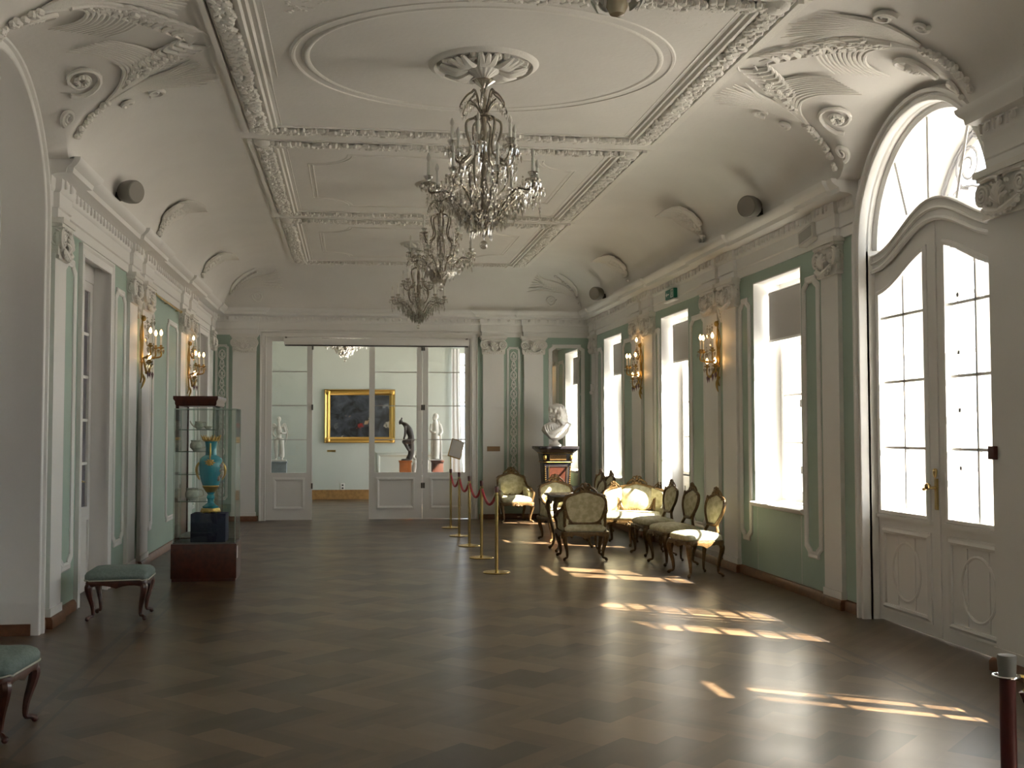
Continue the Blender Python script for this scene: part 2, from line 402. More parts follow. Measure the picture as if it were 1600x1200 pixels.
b = MB(); b.sweep(shift(big, 3.36), ENT); b.sweep(shift(right2, 3.36), [(x*.62, z) for x, z in ENT]); b.sweep(shift(list(reversed(left2)), 3.36), ENT)
# egg-and-dart band
def band(path):
    for i in range(len(path)-1):
        p, q = V(path[i]), V(path[i+1]); L = (q-p).length
        if L < .25: continue
        t = (q-p)/L; s = V((0, 0, 1)).cross(t); k = int(L/.13)
        for j in range(k):
            c = p+t*(L*(j+.5)/k)+s*.062+V((0, 0, 3.36+.292))
            M = Matrix.Translation(c) @ Matrix(((t.x, s.x, 0, 0), (t.y, s.y, 0, 0), (0, 0, 1, 0), (0, 0, 0, 1)))
            b.ball((0, 0, .006), (.028, .014, .032), 6, 4, M); b.box(.052, .066, -.004, .014, -.035, .038, M); b.box(-.045, .045, -.004, .006, .03, .04, M)
for P in (big, right2, list(reversed(left2))): band(P)
struct(b.build(trimname(), white))
BB = [(0, 0), (.035, 0), (.035, .065), (.02, .09), (0, .095)]
def skirting(name, path, m=basewood):
    b = MB(); b.sweep(path, BB); return struct(b.build(name, m))
segs = [wpath('R', PR, DY+1.1, 13.92), wpath('R', PR, 15.32, YE-.035), wpath('R', PR, -4, DY-1.03)]
b = MB()
for s_ in segs: b.sweep(s_, BB)
struct(b.build('baseboard_right', basewood)); b = MB()
for a, c in ((DY+1.1, 10.22), (11.62, 17.9), (19.15, YE-.035), (-4, 4.2), (5.6, DY-1.14)): b.sweep(list(reversed(wpath('L', PL, a, c))), BB)
b.box(XL-.28, XL-.01, DY+AH-.03, DY+AH-.001, 0, .09)
struct(b.build('baseboard_left', basewood)); b = MB()
b.sweep(list(reversed(epath(PE2, XL, -1.69))), BB); b.sweep(list(reversed(epath(PE, 2.32, XR))), BB)
struct(b.build('baseboard_end', basewood))

# capital: local x along the wall, y out of it, z up, for a shaft 1 wide scaled
def capital_mesh(w, back=.05):
    b = MB(); h = w/2
    b.box(-h-.05, h+.05, -back, .07, .29, .335); b.box(-h-.03, h+.03, -back, .055, .262, .29)
    b.box(-h-.015, h+.015, -back, .02, .03, .262)
    b.box(-h-.01, h+.01, -back, .028, 0, .028)
    for sx in (-1, 1):
        cx, cz = sx*(h-.035), .165; pts = []
        for i in range(34):
            a = i/33*5.2*pi; r = .082*(1-i/33*.86); pts.append((cx+sx*r*sin(a+.1), .045+.015*i/33, cz+r*cos(a+.1)))
        b.tube(pts, [.015, .008], 6); b.ball((cx, .05, cz), .018, 8, 5)
        M = Matrix.Translation((cx, .02, cz)) @ Matrix.Rotation(pi/2, 4, 'X')
        b.add(*disc(.08, .03, 16), M)
        b.tube(crom([(sx*.03, .05, .25), (sx*(h*.4), .055, .265), (sx*(h-.02), .05, .255)]), [.012, .014], 6)
        # side volute, seen on the return
        pts = []
        for i in range(26):
            a = i/25*4.4*pi; r = .05*(1-i/25*.85); pts.append((sx*(h+.018), -.0+.0+r*sin(a), .165+r*1.5*cos(a)))
        b.tube(pts, [.011, .006], 5)
        b.tube(crom([(sx*(h-.06), .05, .09), (sx*(h*.5), .07, .045), (0, .07, .02)]), [.012, .022, .02], 6)
    for i in range(-3, 4):
        a = i*.36; b.tube(crom([(0, .05, .06), (sin(a)*.06, .085, .06+cos(a)*.10), (sin(a)*.10, .07, .06+cos(a)*.155)]), [.012, .018, .008], 6)
    for i in range(9):
        t = i/8*2-1; b.ball((t*h*.75, .06, .055-.05*(1-t*t)), .02, 6, 4)
    for i in range(18): b.ball((random.uniform(-h*.7, h*.7), .045, random.uniform(.03, .24)), random.uniform(.01, .018), 5, 4)
    return b
def disc(r, t, n=16):
    vs = [(r*cos(2*pi*j/n), r*sin(2*pi*j/n), z) for z in (-t/2, t/2) for j in range(n)]
    return vs, [tuple(range(n)), tuple(range(2*n-1, n-1, -1))]+[(j, (j+1) % n, n+(j+1) % n, n+j) for j in range(n)]
CAPS = {}
def capital(w, parent, loc, rz):
    k = round(w, 1)
    if k not in CAPS: CAPS[k] = capital_mesh(k).build('capital', relief, parent, loc, rz)
    else:
        c = CAPS[k].copy(); COL.objects.link(c); c.parent = parent; c.location = loc; c.rotation_euler = (0, 0, rz); return c
    return CAPS[k]
def pil(side, u0, u1, d):
    nm = trimname(); uc, w = (u0+u1)/2, u1-u0
    if side == 'R': loc, rz = (XR, uc, 0), pi/2
    elif side == 'L': loc, rz = (XL, uc, 0), -pi/2
    else: loc, rz = (uc, YE, 0), pi
    b = MB(); b.box(-w/2, w/2, -.01, d, .03, 3.08)
    b.box(-w/2-.012, w/2+.012, -.01, d+.012, .08, .16)
    o = struct(b.build(nm, white, None, loc, rz, smooth=False))
    capital(max(w, .35), o, (0, d, 3.04), 0)
for p in PR: pil('R', *p)
for p in PL: pil('L', *p)
for p in PE+PE2: pil('E', *p)

# framed panels on the walls
FR = [(-.035, 0), (-.035, .012), (-.022, .022), (0, .014), (.022, .022), (.035, .012), (.035, 0)]
def wall_frame(b, side, u0, u1, z0, z1, c=.1, prof=FR):
    P = [(u0+c, z0), (u1-c, z0), (u1-c, z0+c*.35), (u1, z0+c), (u1, z1-c), (u1-c, z1-c*.35), (u1-c, z1), (u0+c, z1), (u0+c, z1-c*.35), (u0, z1-c), (u0, z0+c), (u0+c, z0+c*.35)] if c > 0 else [(u0, z0), (u1, z0), (u1, z1), (u0, z1)]
    if side == 'R': b.sweep([(XR, u, z) for u, z in P], prof, (-1, 0, 0), True)
    elif side == 'L': b.sweep([(XL, u, z) for u, z in P], prof, (1, 0, 0), True)
    else: b.sweep([(u, YE, z) for u, z in P], prof, (0, -1, 0), True)
b = MB()
for a, c in ((9.92, 10.25), (11.74, 12.02), (13.3, 13.85), (15.36, 15.55), (16.85, 17.45), (18.98, 19.36), (3.6, 4.1), (5.7, 6.3)): wall_frame(b, 'R', a, c, .42, 3.08, min(.08, (c-a)*.28))
for a, c, z0, z1 in WINS:
    if z0 > .5:
        for y in (a+.06, c-.06): b.box(XR-.002, XR+.001, y-.003, y+.003, .1, z0-.06)
b.box(XR-.03, XR, 15.31, 15.35, .1, 3.1)
struct(b.build(trimname(), white)); b = MB()
for a, c in ((9.72, 10.1), (11.80, 12.26), (15.05, 15.85), (13.78, 13.98), (17.35, 17.75), (19.15, 19.32)): wall_frame(b, 'L', a, c, .42, 3.1, min(.08, (c-a)*.28))
# casings of the left niches
CS = [(-.06, 0), (-.06, .03), (-.045, .035), (-.03, .022), (.02, .022), (.04, .04), (.055, .04), (.055, 0)]
for a, c, z0, z1 in NICH:
    b.sweep([(XL, a-.02, 0), (XL, a-.02, z1-.02), (XL, c+.02, z1-.02), (XL, c+.02, 0)], CS, (1, 0, 0))
struct(b.build(trimname(), white))
b = MB()
wall_frame(b, 'E', 3.66, 4.28, .55, 3.2, .07)
for a, c in ((2.86, 3.07), (-2.45, -2.25)):
    wall_frame(b, 'E', a, c, .4, 3.16, .035, [(x*.6, y) for x, y in FR])
    mid = (a+c)/2; n = 15
    for i in range(n):
        z = .55+i*(2.45/(n-1)); r = .055 if i % 2 == 0 else .035
        for sx in (-1, 1):
            pts = [(mid+sx*r*sin(t*1.0)*(1 if t < 3.2 else .6), YE-.012, z+.085*(-cos(t))) for t in [k*.35 for k in range(14)]]
            b.tube(pts, [.010, .006], 5)
            b.tube(crom([(mid, YE-.012, z-.08), (mid+sx*.03, YE-.02, z-.03), (mid+sx*.065, YE-.012, z-.045)], 3), [.010, .004], 5)
        b.ball((mid, YE-.012, z), (.02, .014, .028 if i % 2 else .045), 6, 5)
        b.ball((mid, YE-.012, z+.085), (.014, .012, .014), 6, 4)
struct(b.build(trimname(), white))
# mirror in the end wall panel
b = MB(); b.box(3.70, 4.24, YE-.006, YE-.001, .6, 3.15); tag(b.build('wall_mirror', mirrorm), 'tall wall mirror in a white frame behind the marble bust', 'mirror')
# door lining and doors of the end wall
b = MB(); b.box(DO[0], DO[0]+.06, YE-.02, YE+.32, 0, 3.40); b.box(DO[1]-.08, DO[1], YE-.02, YE+.32, 0, 3.40); b.box(DO[0], DO[1], YE-.02, YE+.32, 3.34, 3.40)
b.sweep([(DO[0], YE, 0), (DO[0], YE, 3.38), (DO[1], YE, 3.38), (DO[1], YE, 0)], CS, (0, -1, 0))
struct(b.build(trimname(), white))
mull = mat('lead_bar', (.42, .41, .39), .5)
hing = mat('hinge_metal', (.12, .11, .1), .4, metal=.6)
def leaf_end(nm, x0, x1, hx):
    r = sroot(nm); y0, y1 = YE+.03, YE+.075; b = MB()
    s = .10
    b.box(x0, x0+s, y0, y1, .01, 3.33); b.box(x1-s, x1, y0, y1, .01, 3.33); b.box(x0+s, x1-s, y0, y1, .01, .86); b.box(x0+s, x1-s, y0, y1, 3.25, 3.33)
    P = [(x0+s+.06, y0, .22), (x1-s-.06, y0, .22), (x1-s-.06, y0, .74), (x0+s+.06, y0, .74)]
    b.sweep(P, [(-.03, 0), (-.03, .02), (0, .028), (.03, .01), (.03, 0)], (0, -1, 0), True)
    b.build('door_leaf', white, r)
    b = MB()
    for z in (1.46, 2.08, 2.70): b.box(x0+s, x1-s, y0+.012, y1-.012, z-.008, z+.008)
    b.build('glazing_bars', mull, r)
    b = MB(); b.box(x0+s, x1-s, y0+.02, y0+.024, .86, 3.25); b.build('pane', glass, r)
    for z in (.62, 2.05, 3.15):
        b = MB(); b.box(hx-.012, hx+.02, y0-.012, y0, z-.05, z+.05); b.build('hinge', hing, r)
leaf_end('door_1', -1.56, -.73, -.735); leaf_end('door_2', .30, 1.27, 1.262); leaf_end('door_3', 1.28, 2.16, 1.30)
# ceiling-hung projection screen case
r = empty('projector_screen', 'long white roller screen case hung above the glazed end doors', 'projection screen', (.44, 19.86, 3.23))
b = MB(); b.box(-1.68, 1.68, -.05, .05, -.055, .06); b.build('case', white, r, bev=.008)
b = MB(); b.box(-1.66, 1.66, -.04, .04, -.075, -.055); b.build('lower_bar', dgrey, r)
for sx in (-1.66, 1.63):
    b = MB(); b.box(sx, sx+.03, -.02, .14, .06, .09); b.build('bracket', grey, r)

# ------------------------------------------------------------------ ceiling mouldings
def ellipse(cx, cy, rx, ry, z, n=64): return [(cx+rx*cos(2*pi*i/n), cy+ry*sin(2*pi*i/n), z) for i in range(n)]
DN = (0, 0, -1); CZ = 4.48
STEP = [(-.02, 0), (-.02, .05), (.01, .06), (.02, .04), (.035, .05), (.05, .03), (.07, .035), (.085, .02), (.11, .02), (.12, 0)]
BAYS = [(2.95, 6.45), (6.85, 10.33), (10.72, 14.25), (14.62, 18.30)]
FX0, FX1 = -1.08, 3.0
def blobs(b, p, q, width, dens, rr=(.014, .028), zoff=.03):
    p, q = V(p), V(q); L = (q-p).length; t = (q-p)/L; s = V((0, 0, 1)).cross(t); n = int(L*dens)
    for i in range(n):
        c = p+t*(L*(i+random.random())/n)+s*random.uniform(-width, width)*.8
        r = random.uniform(*rr); b.ball((c.x, c.y, c.z-zoff+random.uniform(-.008, .012)), (r*random.uniform(.8, 1.5), r*random.uniform(.8, 1.5), r), 5, 4)
def beadrow(b, p, q, sp=.045, r=.008):
    p, q = V(p), V(q); L = (q-p).length; n = int(L/sp)
    for i in range(n+1): c = p+(q-p)*(i/n); b.box(c.x-r, c.x+r, c.y-r, c.y+r, c.z-.014, c.z)
for k, (y0, y1) in enumerate(BAYS):
    b = MB()
    X0, X1, A0, A1 = FX0+.20, FX1-.20, y0+.03, y1-.07
    FP_ = [(-.12, 0), (-.11, .05), (-.075, .06), (-.06, .035), (-.03, .045), (-.015, .02), (.02, .03), (.035, .012), (.075, .02), (.09, 0)]
    b.sweep([(X0+.19, A1-.02, CZ), (X0+.19, A0+.02, CZ)], [(x, z) for x, z in FP_]); b.v = [(x, y, 2*CZ-z) for x, y, z in b.v]
    m0 = len(b.v); b.sweep([(X1-.19, A1-.02, CZ), (X1-.19, A0+.02, CZ)], [(-x, z) for x, z in FP_]); b.v[m0:] = [(x, y, 2*CZ-z) for x, y, z in b.v[m0:]]
    for p, q in (((X0, A0), (X0, A1)), ((X1, A0), (X1, A1)), ((X0, A0), (X1, A0)), ((X0, A1), (X1, A1))):
        side = p[0] == q[0]; nb = 150 if k == 1 else 105
        blobs(b, (*p, CZ-.02), (*q, CZ-.02), .075 if side else .062, nb, (.018, .034), .035)
    # carrier of the garland + outer fillet
    path = [(X0, A0, CZ), (X0, A1, CZ), (X1, A1, CZ), (X1, A0, CZ)]
    b.sweep(path, [(-.10, 0), (-.10, .035), (-.085, .042), (-.075, .02), (.075, .02), (.085, .042), (.10, .035), (.10, 0)], (0, 0, -1), True)
    for cx, sg in ((X0-.16, -1), (X1+.16, 1)):
        b.box(cx-.05, cx+.05, A0-.10, A1+.10, CZ-.03, CZ+.03); b.box(cx-sg*.03-.02, cx-sg*.03+.02, A0-.1, A1+.1, CZ-.055, CZ)
    x0, x1 = X0+.05, X1-.05
    for cx in (X0, X1):
        for cy in (A0, A1): b.ball((cx, cy, CZ-.03), (.10, .10, .06), 10, 6)
    if k == 1 or k == 0:
        cy = 8.28 if k == 1 else 4.4
        beadrow(b, (x0+.15, y1-.33, CZ), (x1-.15, y1-.33, CZ))
        for rx, ry, w in ((1.47, 1.24, .022), (1.37, 1.14, .03)):
            b.sweep(ellipse(1.0, cy, rx, ry, CZ, 88), [(-w, 0), (-w, .02), (-w*.4, .034), (w*.4, .034), (w, .02), (w, 0)], DN, True)
        for sx in (-1, 1):
            for sy in (-1, 1):
                P = [(1.0+sx*1.48, cy+sy*.78), (1.0+sx*1.48, cy+sy*1.26), (1.0+sx*.78, cy+sy*1.26), (1.0+sx*1.2, cy+sy*1.02)]
                b.sweep([(*p, CZ) for p in P], [(-.015, 0), (-.015, .012), (.015, .012), (.015, 0)], DN, True)
                for _ in range(46):
                    u, v = random.random(), random.random()
                    if u+v > 1: u, v = 1-u, 1-v
                    x = P[1][0]+(P[0][0]-P[1][0])*u*.92+(P[2][0]-P[1][0])*v*.92; y = P[1][1]+(P[0][1]-P[1][1])*u*.92+(P[2][1]-P[1][1])*v*.92
                    if u+v < .9: b.ball((x-sx*.02, y-sy*.02, CZ-.012), (random.uniform(.015, .04), random.uniform(.012, .03), .018), 5, 4)
    else:
        cy = (y0+y1)/2-.05; hx, hy, c = 1.42, 1.25, .42; prof = [(-.045, 0), (-.045, .022), (-.02, .034), (-.01, .012), (.01, .012), (.02, .034), (.045, .022), (.045, 0)]
        P = []
        for qx, qy, st in ((1, 1, pi), (-1, 1, 3*pi/2), (-1, -1, 0), (1, -1, pi/2)):
            cxx, cyy = XC+qx*hx, cy+qy*hy
            for i in range(9):
                a = st+pi/2*(1-i/8)
                P.append((cxx+c*cos(a), cyy+c*sin(a)))
        b.sweep([(x, y, CZ) for x, y in P], prof, DN, True)
        for sx in (-1, 1):
            for sy in (-1, 1):
                T = [(XC+sx*(hx-.02), cy+sy*(hy-.02)), (XC+sx*(hx-.26), cy+sy*(hy-.02)), (XC+sx*(hx-.02), cy+sy*(hy-.26))]
                b.sweep([(*p, CZ) for p in T], [(-.012, 0), (-.012, .012), (.012, .012), (.012, 0)], DN, True)
                for _ in range(14): b.ball((XC+sx*(hx-.05-random.random()*.1), cy+sy*(hy-.05-random.random()*.1), CZ-.01), .02, 5, 4)
    struct(b.build(trimname(), relief))
# rosettes
def rosette(cx, cy, r):
    b = MB(); b.lathe([(r*.86, 0), (r*.86, -.03), (r*.9, -.055), (r*.95, -.045), (r, -.03), (r*1.03, -.01), (r*1.03, 0)], 48, (cx, cy, CZ))
    for i in range(8):
        a = 2*pi*i/8
        for da in (-.16, 0, .16):
            p = [(cx+r*q*cos(a+da*s), cy+r*q*sin(a+da*s), CZ-.03-h*1.2) for q, s, h in ((.25, .3, .02), (.5, .9, .045), (.8, 1.1, .02))]
            b.tube(crom(p, 4), [.02, .045, .015], 6, .6)
        a += pi/8
        for j in range(9): b.ball((cx+r*random.uniform(.35, .8)*cos(a+random.uniform(-.12, .12)), cy+r*random.uniform(.35, .8)*sin(a+random.uniform(-.12, .12)), CZ-.035), random.uniform(.022, .036), 6, 4)
    b.lathe([(.17, 0), (.165, -.03), (.12, -.075), (.05, -.12), (.03, -.14), (.045, -.155), (.03, -.18), (.012, -.2), (0.001, -.2)], 64, (cx, cy, CZ), ribs=16, rib=.06)
    struct(b.build(trimname(), relief))
CHX = 1.0; CHY = [8.3, 12.42, 16.4]
rosette(CHX, 8.3, .43); rosette(CHX, 4.35, .43)
rosette(CHX, 12.42, .30); rosette(CHX, 16.4, .30)

# plaster sprays on the coves
def groin_orn(mx, my):
    """mx: +1 right / -1 left side, my: +1 far / -1 near; coordinates given for the far right one"""
    b = MB()
    def T(x, y, off=.015):
        if mx < 0: x = 2*XC-x
        if my < 0: y = 2*DY-y
        return cpt(x, y, off)
    def st(pts, r, n=5, off=.015, k=5):
        q = crom([(p[0], p[1], 0) for p in pts], k)
        b.tube([T(p.x, p.y, off) for p in q], r, n)
    node = (3.90, 8.92)
    for i in range(34):
        t = i/33; x = 4.19-(4.19-3.90)*t+random.uniform(-.02, .02); y = 9.03-.11*t+random.uniform(-.025, .025)
        b.ball(tuple(T(x, y, .03)), random.uniform(.018, .030), 6, 4)
    for i in range(11):     # sweeping plume that curls back towards the arch
        t = i/10; st([(3.93-.05*t, 8.92-.03*t), (3.78-.22*t, 8.78-.06*t), (3.70-.34*t, 8.55-.12*t), (3.80-.30*t, 8.32-.16*t), (4.04-.34*t, 8.20-.20*t)], [.008, .014, .017, .013, .003], 6, .02, 7)
    for i in range(12):     # straight feathers running into the ceiling
        t = i/11; st([(3.88, 8.95-.03*t), (3.62, 8.98-.18*t), (3.36, 8.98-.32*t), (3.12-.14*sin(pi*t)+.06*random.random(), 9.0-.58*t)], [.008, .014, .016, .003], 6, .02, 7)
    for i in range(8):      # leaflets on the spine
        t = i/7; x0, y0 = 3.52-.40*t, 8.60-.46*t; st([(x0, y0), (x0+.09, y0-.08), (x0+.03, y0-.20)], [.022, .020, .004], 6, .022); st([(x0, y0), (x0-.11, y0+.0), (x0-.16, y0-.08)], [.020, .016, .004], 6, .022)
    st([(3.75, 8.8), (3.5, 8.6), (3.3, 8.35), (3.08, 8.02)], [.03, .022, .014, .006], 6, .02)
    for i in range(30): t = random.random(); b.ball(tuple(T(3.70-.42*t+random.uniform(-.06, .06), 8.74-.42*t+random.uniform(-.05, .05), .03)), random.uniform(.018, .034), 6, 4)
    # scroll with rosette
    for cx, cy, rr, tw, sg in ((4.02, 8.60, .16, 3.4*pi, 1), (4.18, 8.86, .05, 3*pi, -1), (3.55, 9.08, .08, 3*pi, 1), (3.78, 9.14, .05, 3*pi, -1)):
        q = []
        for i in range(30):
            a = i/29*tw; r = rr*(1-.8*i/29); q.append(T(cx+r*cos(a*sg+.8), cy+r*sin(a*sg+.8), .022))
        b.tube(q, [.022, .010], 6)
    for i in range(10): a = i*.628; b.ball(tuple(T(4.02+.04*cos(a), 8.60+.04*sin(a), .035)), .022, 5, 4)
    struct(b.build(trimname(), relief))
for mx in (1, -1):
    for my in (1, -1): groin_orn(mx, my)
def plume(x_of, y):
    """spray above a pair of pilasters; x_of(d) gives x at distance d from the wall"""
    b = MB()
    def T(d, q, off=.015): return cpt(x_of(d), y+q, off)
    for i in range(9):          # open leaf whose tip stands off the cove
        q = (i-4)*.032; b.tube([T(.36+.36*s, q*(.6+1.6*sin(pi*s*.8)), .02+.13*s*s) for s in (0, .2, .4, .6, .8, 1)], [.016, .020, .018, .006], 6)
    for sx in (-1, 1):
        for i in range(5):
            t = i/4; b.tube([T(.25+(.30-.05*t)*s+.05*t, sx*(.05+.22*sin(pi*s*.75)*(1-.4*t)), .025+.03*s) for s in [k/7 for k in range(8)]], [.012, .024, .008], 6)
        q = [T(.34+.055*cos(a)*(1-a/14), sx*(.17+.07*sin(a)*(1-a/14)), .03) for a in [k*.5 for k in range(24)]]; b.tube(q, [.018, .008], 6)
    for i in range(60): d = random.uniform(.21, .5); b.ball(tuple(T(d, random.uniform(-.11, .11)*(.5+d), .035)), random.uniform(.018, .034), 6, 4)
    struct(b.build(trimname(), relief))
for y in (12.64, 16.2): plume(lambda d: XR-d, y)
for y in (12.95, 16.6): plume(lambda d: XL+d, y)
for y in (3.2,): plume(lambda d: XR-d, y); plume(lambda d: XL+d, y)
def corner_orn(mx):
    b = MB()
    def T(x, y, off=.015):
        if mx < 0: x = 2*XC-x
        return cpt(x, y, off)
    for i in range(8):
        t = i/7; q = crom([(4.05, 19.62, 0), (3.75, 19.55-.2*t, 0), (3.45-.1*t, 19.50-.35*t, 0), (3.15+.1*t, 19.55-.6*t, 0)], 4); b.tube([T(p.x, p.y) for p in q], [.014, .024, .005], 5)
        q = crom([(4.1, 19.6, 0), (4.0-.1*t, 19.2, 0), (3.8-.2*t, 18.9-.15*t, 0)], 4); b.tube([T(p.x, p.y) for p in q], [.014, .02, .005], 5)
    for i in range(30): t = random.random(); b.ball(tuple(T(4.15-.6*t, 19.72-.7*t, .02)), random.uniform(.014, .03), 6, 4)
    q = [T(3.62+.1*cos(a)*(1-a/14), 19.68+.07*sin(a)*(1-a/14)) for a in [k*.5 for k in range(24)]]; b.tube(q, [.016, .006], 5)
    struct(b.build(trimname(), relief))
corner_orn(1); corner_orn(-1)
# ------------------------------------------------------------------ arched door, right wall
def arch_path(side, a, spring, X=None, n=ARC):
    P = [(DY+a, 0)]+[(DY+a*cos(pi*i/n), spring+a*sin(pi*i/n)) for i in range(n+1)]+[(DY-a, 0)]
    if side == 'L': P = P[::-1]
    return [((X if X is not None else (XR if side == 'R' else XL)), y, z) for y, z in P]
CAS = [(-.04, -.02), (-.04, .06), (-.034, .068), (-.004, .068), (.002, .055), (.02, .055), (.026, .085), (.055, .085), (.055, 0)]
def cw(dy): return cos(pi*min(abs(dy), .95)/(1.9))**2
zg = lambda y: 2.80+.28*cw(y-DY)
ztb = lambda y: 3.0+.27*cw(y-DY)
ztt = lambda y: 3.13+.30*cw(y-DY)
dr = sroot('door_4', (0, 0, 0))
b = MB(); b.sweep(arch_path('R', AH+.0, 3.17), [(-.04, .0), (-.04, -.7), (.0, -.7), (.0, .0)], (-1, 0, 0)); b.sweep(arch_path('R', AH+.0, 3.17), [(-.15, -.64), (-.15, -.69), (-.0, -.69), (-.0, -.64)], (-1, 0, 0))
b.sweep(arch_path('R', AH+.0, 3.17), CAS, (-1, 0, 0)); b.build('door_casing', white, dr)
X0, X1 = 4.50, 4.55
def xprism(b, poly, x0=X0, x1=X1): b.prism(poly, lambda u, v: (x0, u, v), lambda u, v: (x1, u, v))
def strips(b, f0, f1, a, c, x0, x1, n=16):
    for i in range(n):
        p, q = a+(c-a)*i/n, a+(c-a)*(i+1)/n
        if f1(p)-f0(p) > .002 or f1(q)-f0(q) > .002: xprism(b, [(p, f0(p)), (q, f0(q)), (q, f1(q)), (p, f1(p))], x0, x1)
def door_leaf(a, c, ga, gc, x0, x1, outer=False):
    b = MB()
    xprism(b, [(a, .01), (c, .01), (c, .91), (a, .91)], x0, x1)
    for p, q in ((a, ga), (gc, c)): strips(b, lambda y: .91, ztb, p, q, x0, x1, 4)
    strips(b, zg, ztb, ga, gc, x0, x1)
    if not outer:
        P = [(x0, a+.13, .13), (x0, c-.13, .13), (x0, c-.13, .78), (x0, a+.13, .78)]
        b.sweep(P, [(-.03, 0), (-.03, .018), (-.01, .026), (.012, .008), (.03, .012), (.03, 0)], (-1, 0, 0), True)
        m = (a+c)/2
        b.sweep([(x0, m+.22*cos(t), .455+.235*sin(t)) for t in [2*pi*i/32 for i in range(32)]], [(-.012, 0), (-.012, .006), (0, .012), (.012, .006), (.012, 0)], (-1, 0, 0), True)
        for s in (-.14, .14): b.box(x0-.008, x0, m+s-.006, m+s+.006, .17, .74)
        G = [(x0, ga, .91), (x0, gc, .91)]+[(x0, gc+(ga-gc)*i/14, zg(gc+(ga-gc)*i/14)) for i in range(15)]
        b.sweep(G, [(-.03, 0), (-.03, .02), (-.005, .026), (.012, .01), (.012, 0)], (-1, 0, 0), True)
        b.box(x0-.03, x0, ga-.04, gc+.04, .875, .905)
    o = b.build('door_leaf', white, dr, angle=30)
    b = MB(); gm = (ga+gc)/2; w = .011 if not outer else .016
    b.box(x0+.01, x1-.01, gm-w, gm+w, .91, zg(gm))
    for z in ((1.47, 2.02, 2.57) if not outer else (1.30, 1.78, 2.26, 2.74, 3.0)): b.box(x0+.01, x1-.01, ga, gc, z-w, z+w)
    b.build('glazing_bars', white, o)
    if not outer:
        b = MB(); strips(b, lambda y: .91, zg, ga, gc, x0+.024, x0+.027, 8); b.build('pane', glass, o)
    return o
l1 = door_leaf(7.985, 8.985, 8.10, 8.89, X0, X1); l2 = door_leaf(6.955, 7.955, 7.05, 7.84, X0, X1)
door_leaf(7.99, 8.985, 8.09, 8.90, 4.98, 5.02, True); door_leaf(6.955, 7.95, 7.05, 7.85, 4.98, 5.02, True)
b = MB(); b.box(X0-.012, X0+.04, 7.945, 7.995, .02, 3.25)
for y in (8.975, 6.965):
    for z in (.45, 1.6, 2.75): b.box(X0-.02, X0, y-.012, y+.012, z-.07, z+.07)
b.build('meeting_stile', white, dr)
b = MB(); strips(b, ztb, ztt, DY-AH+.03, DY+AH-.03, X0-.02, X1+.02, 40)
for f, t in ((ztt, .012), (ztb, .02), (lambda y: (ztt(y)+ztb(y))/2, .014)):
    b.tube([(X0-.025, y, f(y)-.01) for y in frange(DY-AH+.04, DY+AH-.04, 36)], t, 6)
for y, z, y2, z2 in ((8.66, 4.0, 8.42, 3.38), (8.08, 4.20, 8.08, 3.40), (7.48, 3.98, 7.68, 3.36)):
    b.tube([(X0+.02, y, z), (X0+.02, y2, z2)], .012, 4)
P = [(X0, DY+(AH-.04)*cos(pi*i/ARC), 3.17+(AH-.04)*sin(pi*i/ARC)) for i in range(ARC+1)]
b.sweep(P, [(-.045, -.06), (-.045, .0), (-.02, .02), (0, .02), (0, -.06)], (-1, 0, 0))
b.build('fanlight', white, dr)
b = MB(); P = arcpts(DY, 3.17, AH-.05)
for i in range(ARC):
    p, q = P[i], P[i+1]
    if p[1] > ztt(p[0]) or q[1] > ztt(q[0]): xprism(b, [(p[0], ztt(p[0])-.01), (q[0], ztt(q[0])-.01), q, p], X0+.02, X0+.023)
b.build('pane', glass, dr)
h = MB(); h.box(X0-.03, X0-.012, 7.955, 7.985, 1.0, 1.24); h.lathe([(.001, 0), (.014, .02), (.018, .05), (.006, .06)], 10, (X0-.03, 7.97, 1.24)); h.ball((X0-.03, 7.97, 1.3), (.02, .02, .02))
h.tube([(X0-.03, 7.97, 1.17), (X0-.075, 7.97, 1.17), (X0-.08, 8.0, 1.165), (X0-.08, 8.05, 1.155)], [.012, .011, .013, .015], 8)
h.ball((X0-.085, 7.985, 1.18), .027); h.build('door_handle', brass, l1)
# scrolling iron grille in the outer arch
b = MB(); GX = 5.05
def spiral(cy, cz, r, turns, st, sg, w=.013):
    n = int(turns*14); b.tube([(GX, cy+sg*r*(1-.82*i/n)*cos(st+2*pi*turns*i/n), cz+r*(1-.82*i/n)*sin(st+2*pi*turns*i/n)) for i in range(n+1)], w, 5)
for sg in (1, -1):
    spiral(DY+sg*.42, 3.80, .20, 1.9, -pi/2, sg); spiral(DY+sg*.72, 3.45, .17, 1.7, pi/2, -sg); spiral(DY+sg*.16, 3.42, .13, 1.6, pi, sg); spiral(DY+sg*.30, 4.06, .09, 1.5, 0, sg)
    b.tube(crom([(GX, DY, 3.2), (GX, DY+sg*.2, 3.55), (GX, DY+sg*.62, 3.62), (GX, DY+sg*.9, 3.3)]), .013, 5)
    b.tube(crom([(GX, DY, 4.15), (GX, DY+sg*.15, 3.9), (GX, DY, 3.62), (GX, DY+sg*.12, 3.25)]), .013, 5)
b.tube([(GX, DY+(AH-.07)*cos(pi*i/ARC), 3.17+(AH-.07)*sin(pi*i/ARC)) for i in range(ARC+1)], .016, 5)
b.tube([(GX, DY-AH+.06, 3.17), (GX, DY+AH-.06, 3.17)], .018, 5)
tag(b.build('fanlight_grille', iron), 'white scrolling ironwork grille outside the arched fanlight', 'grille')

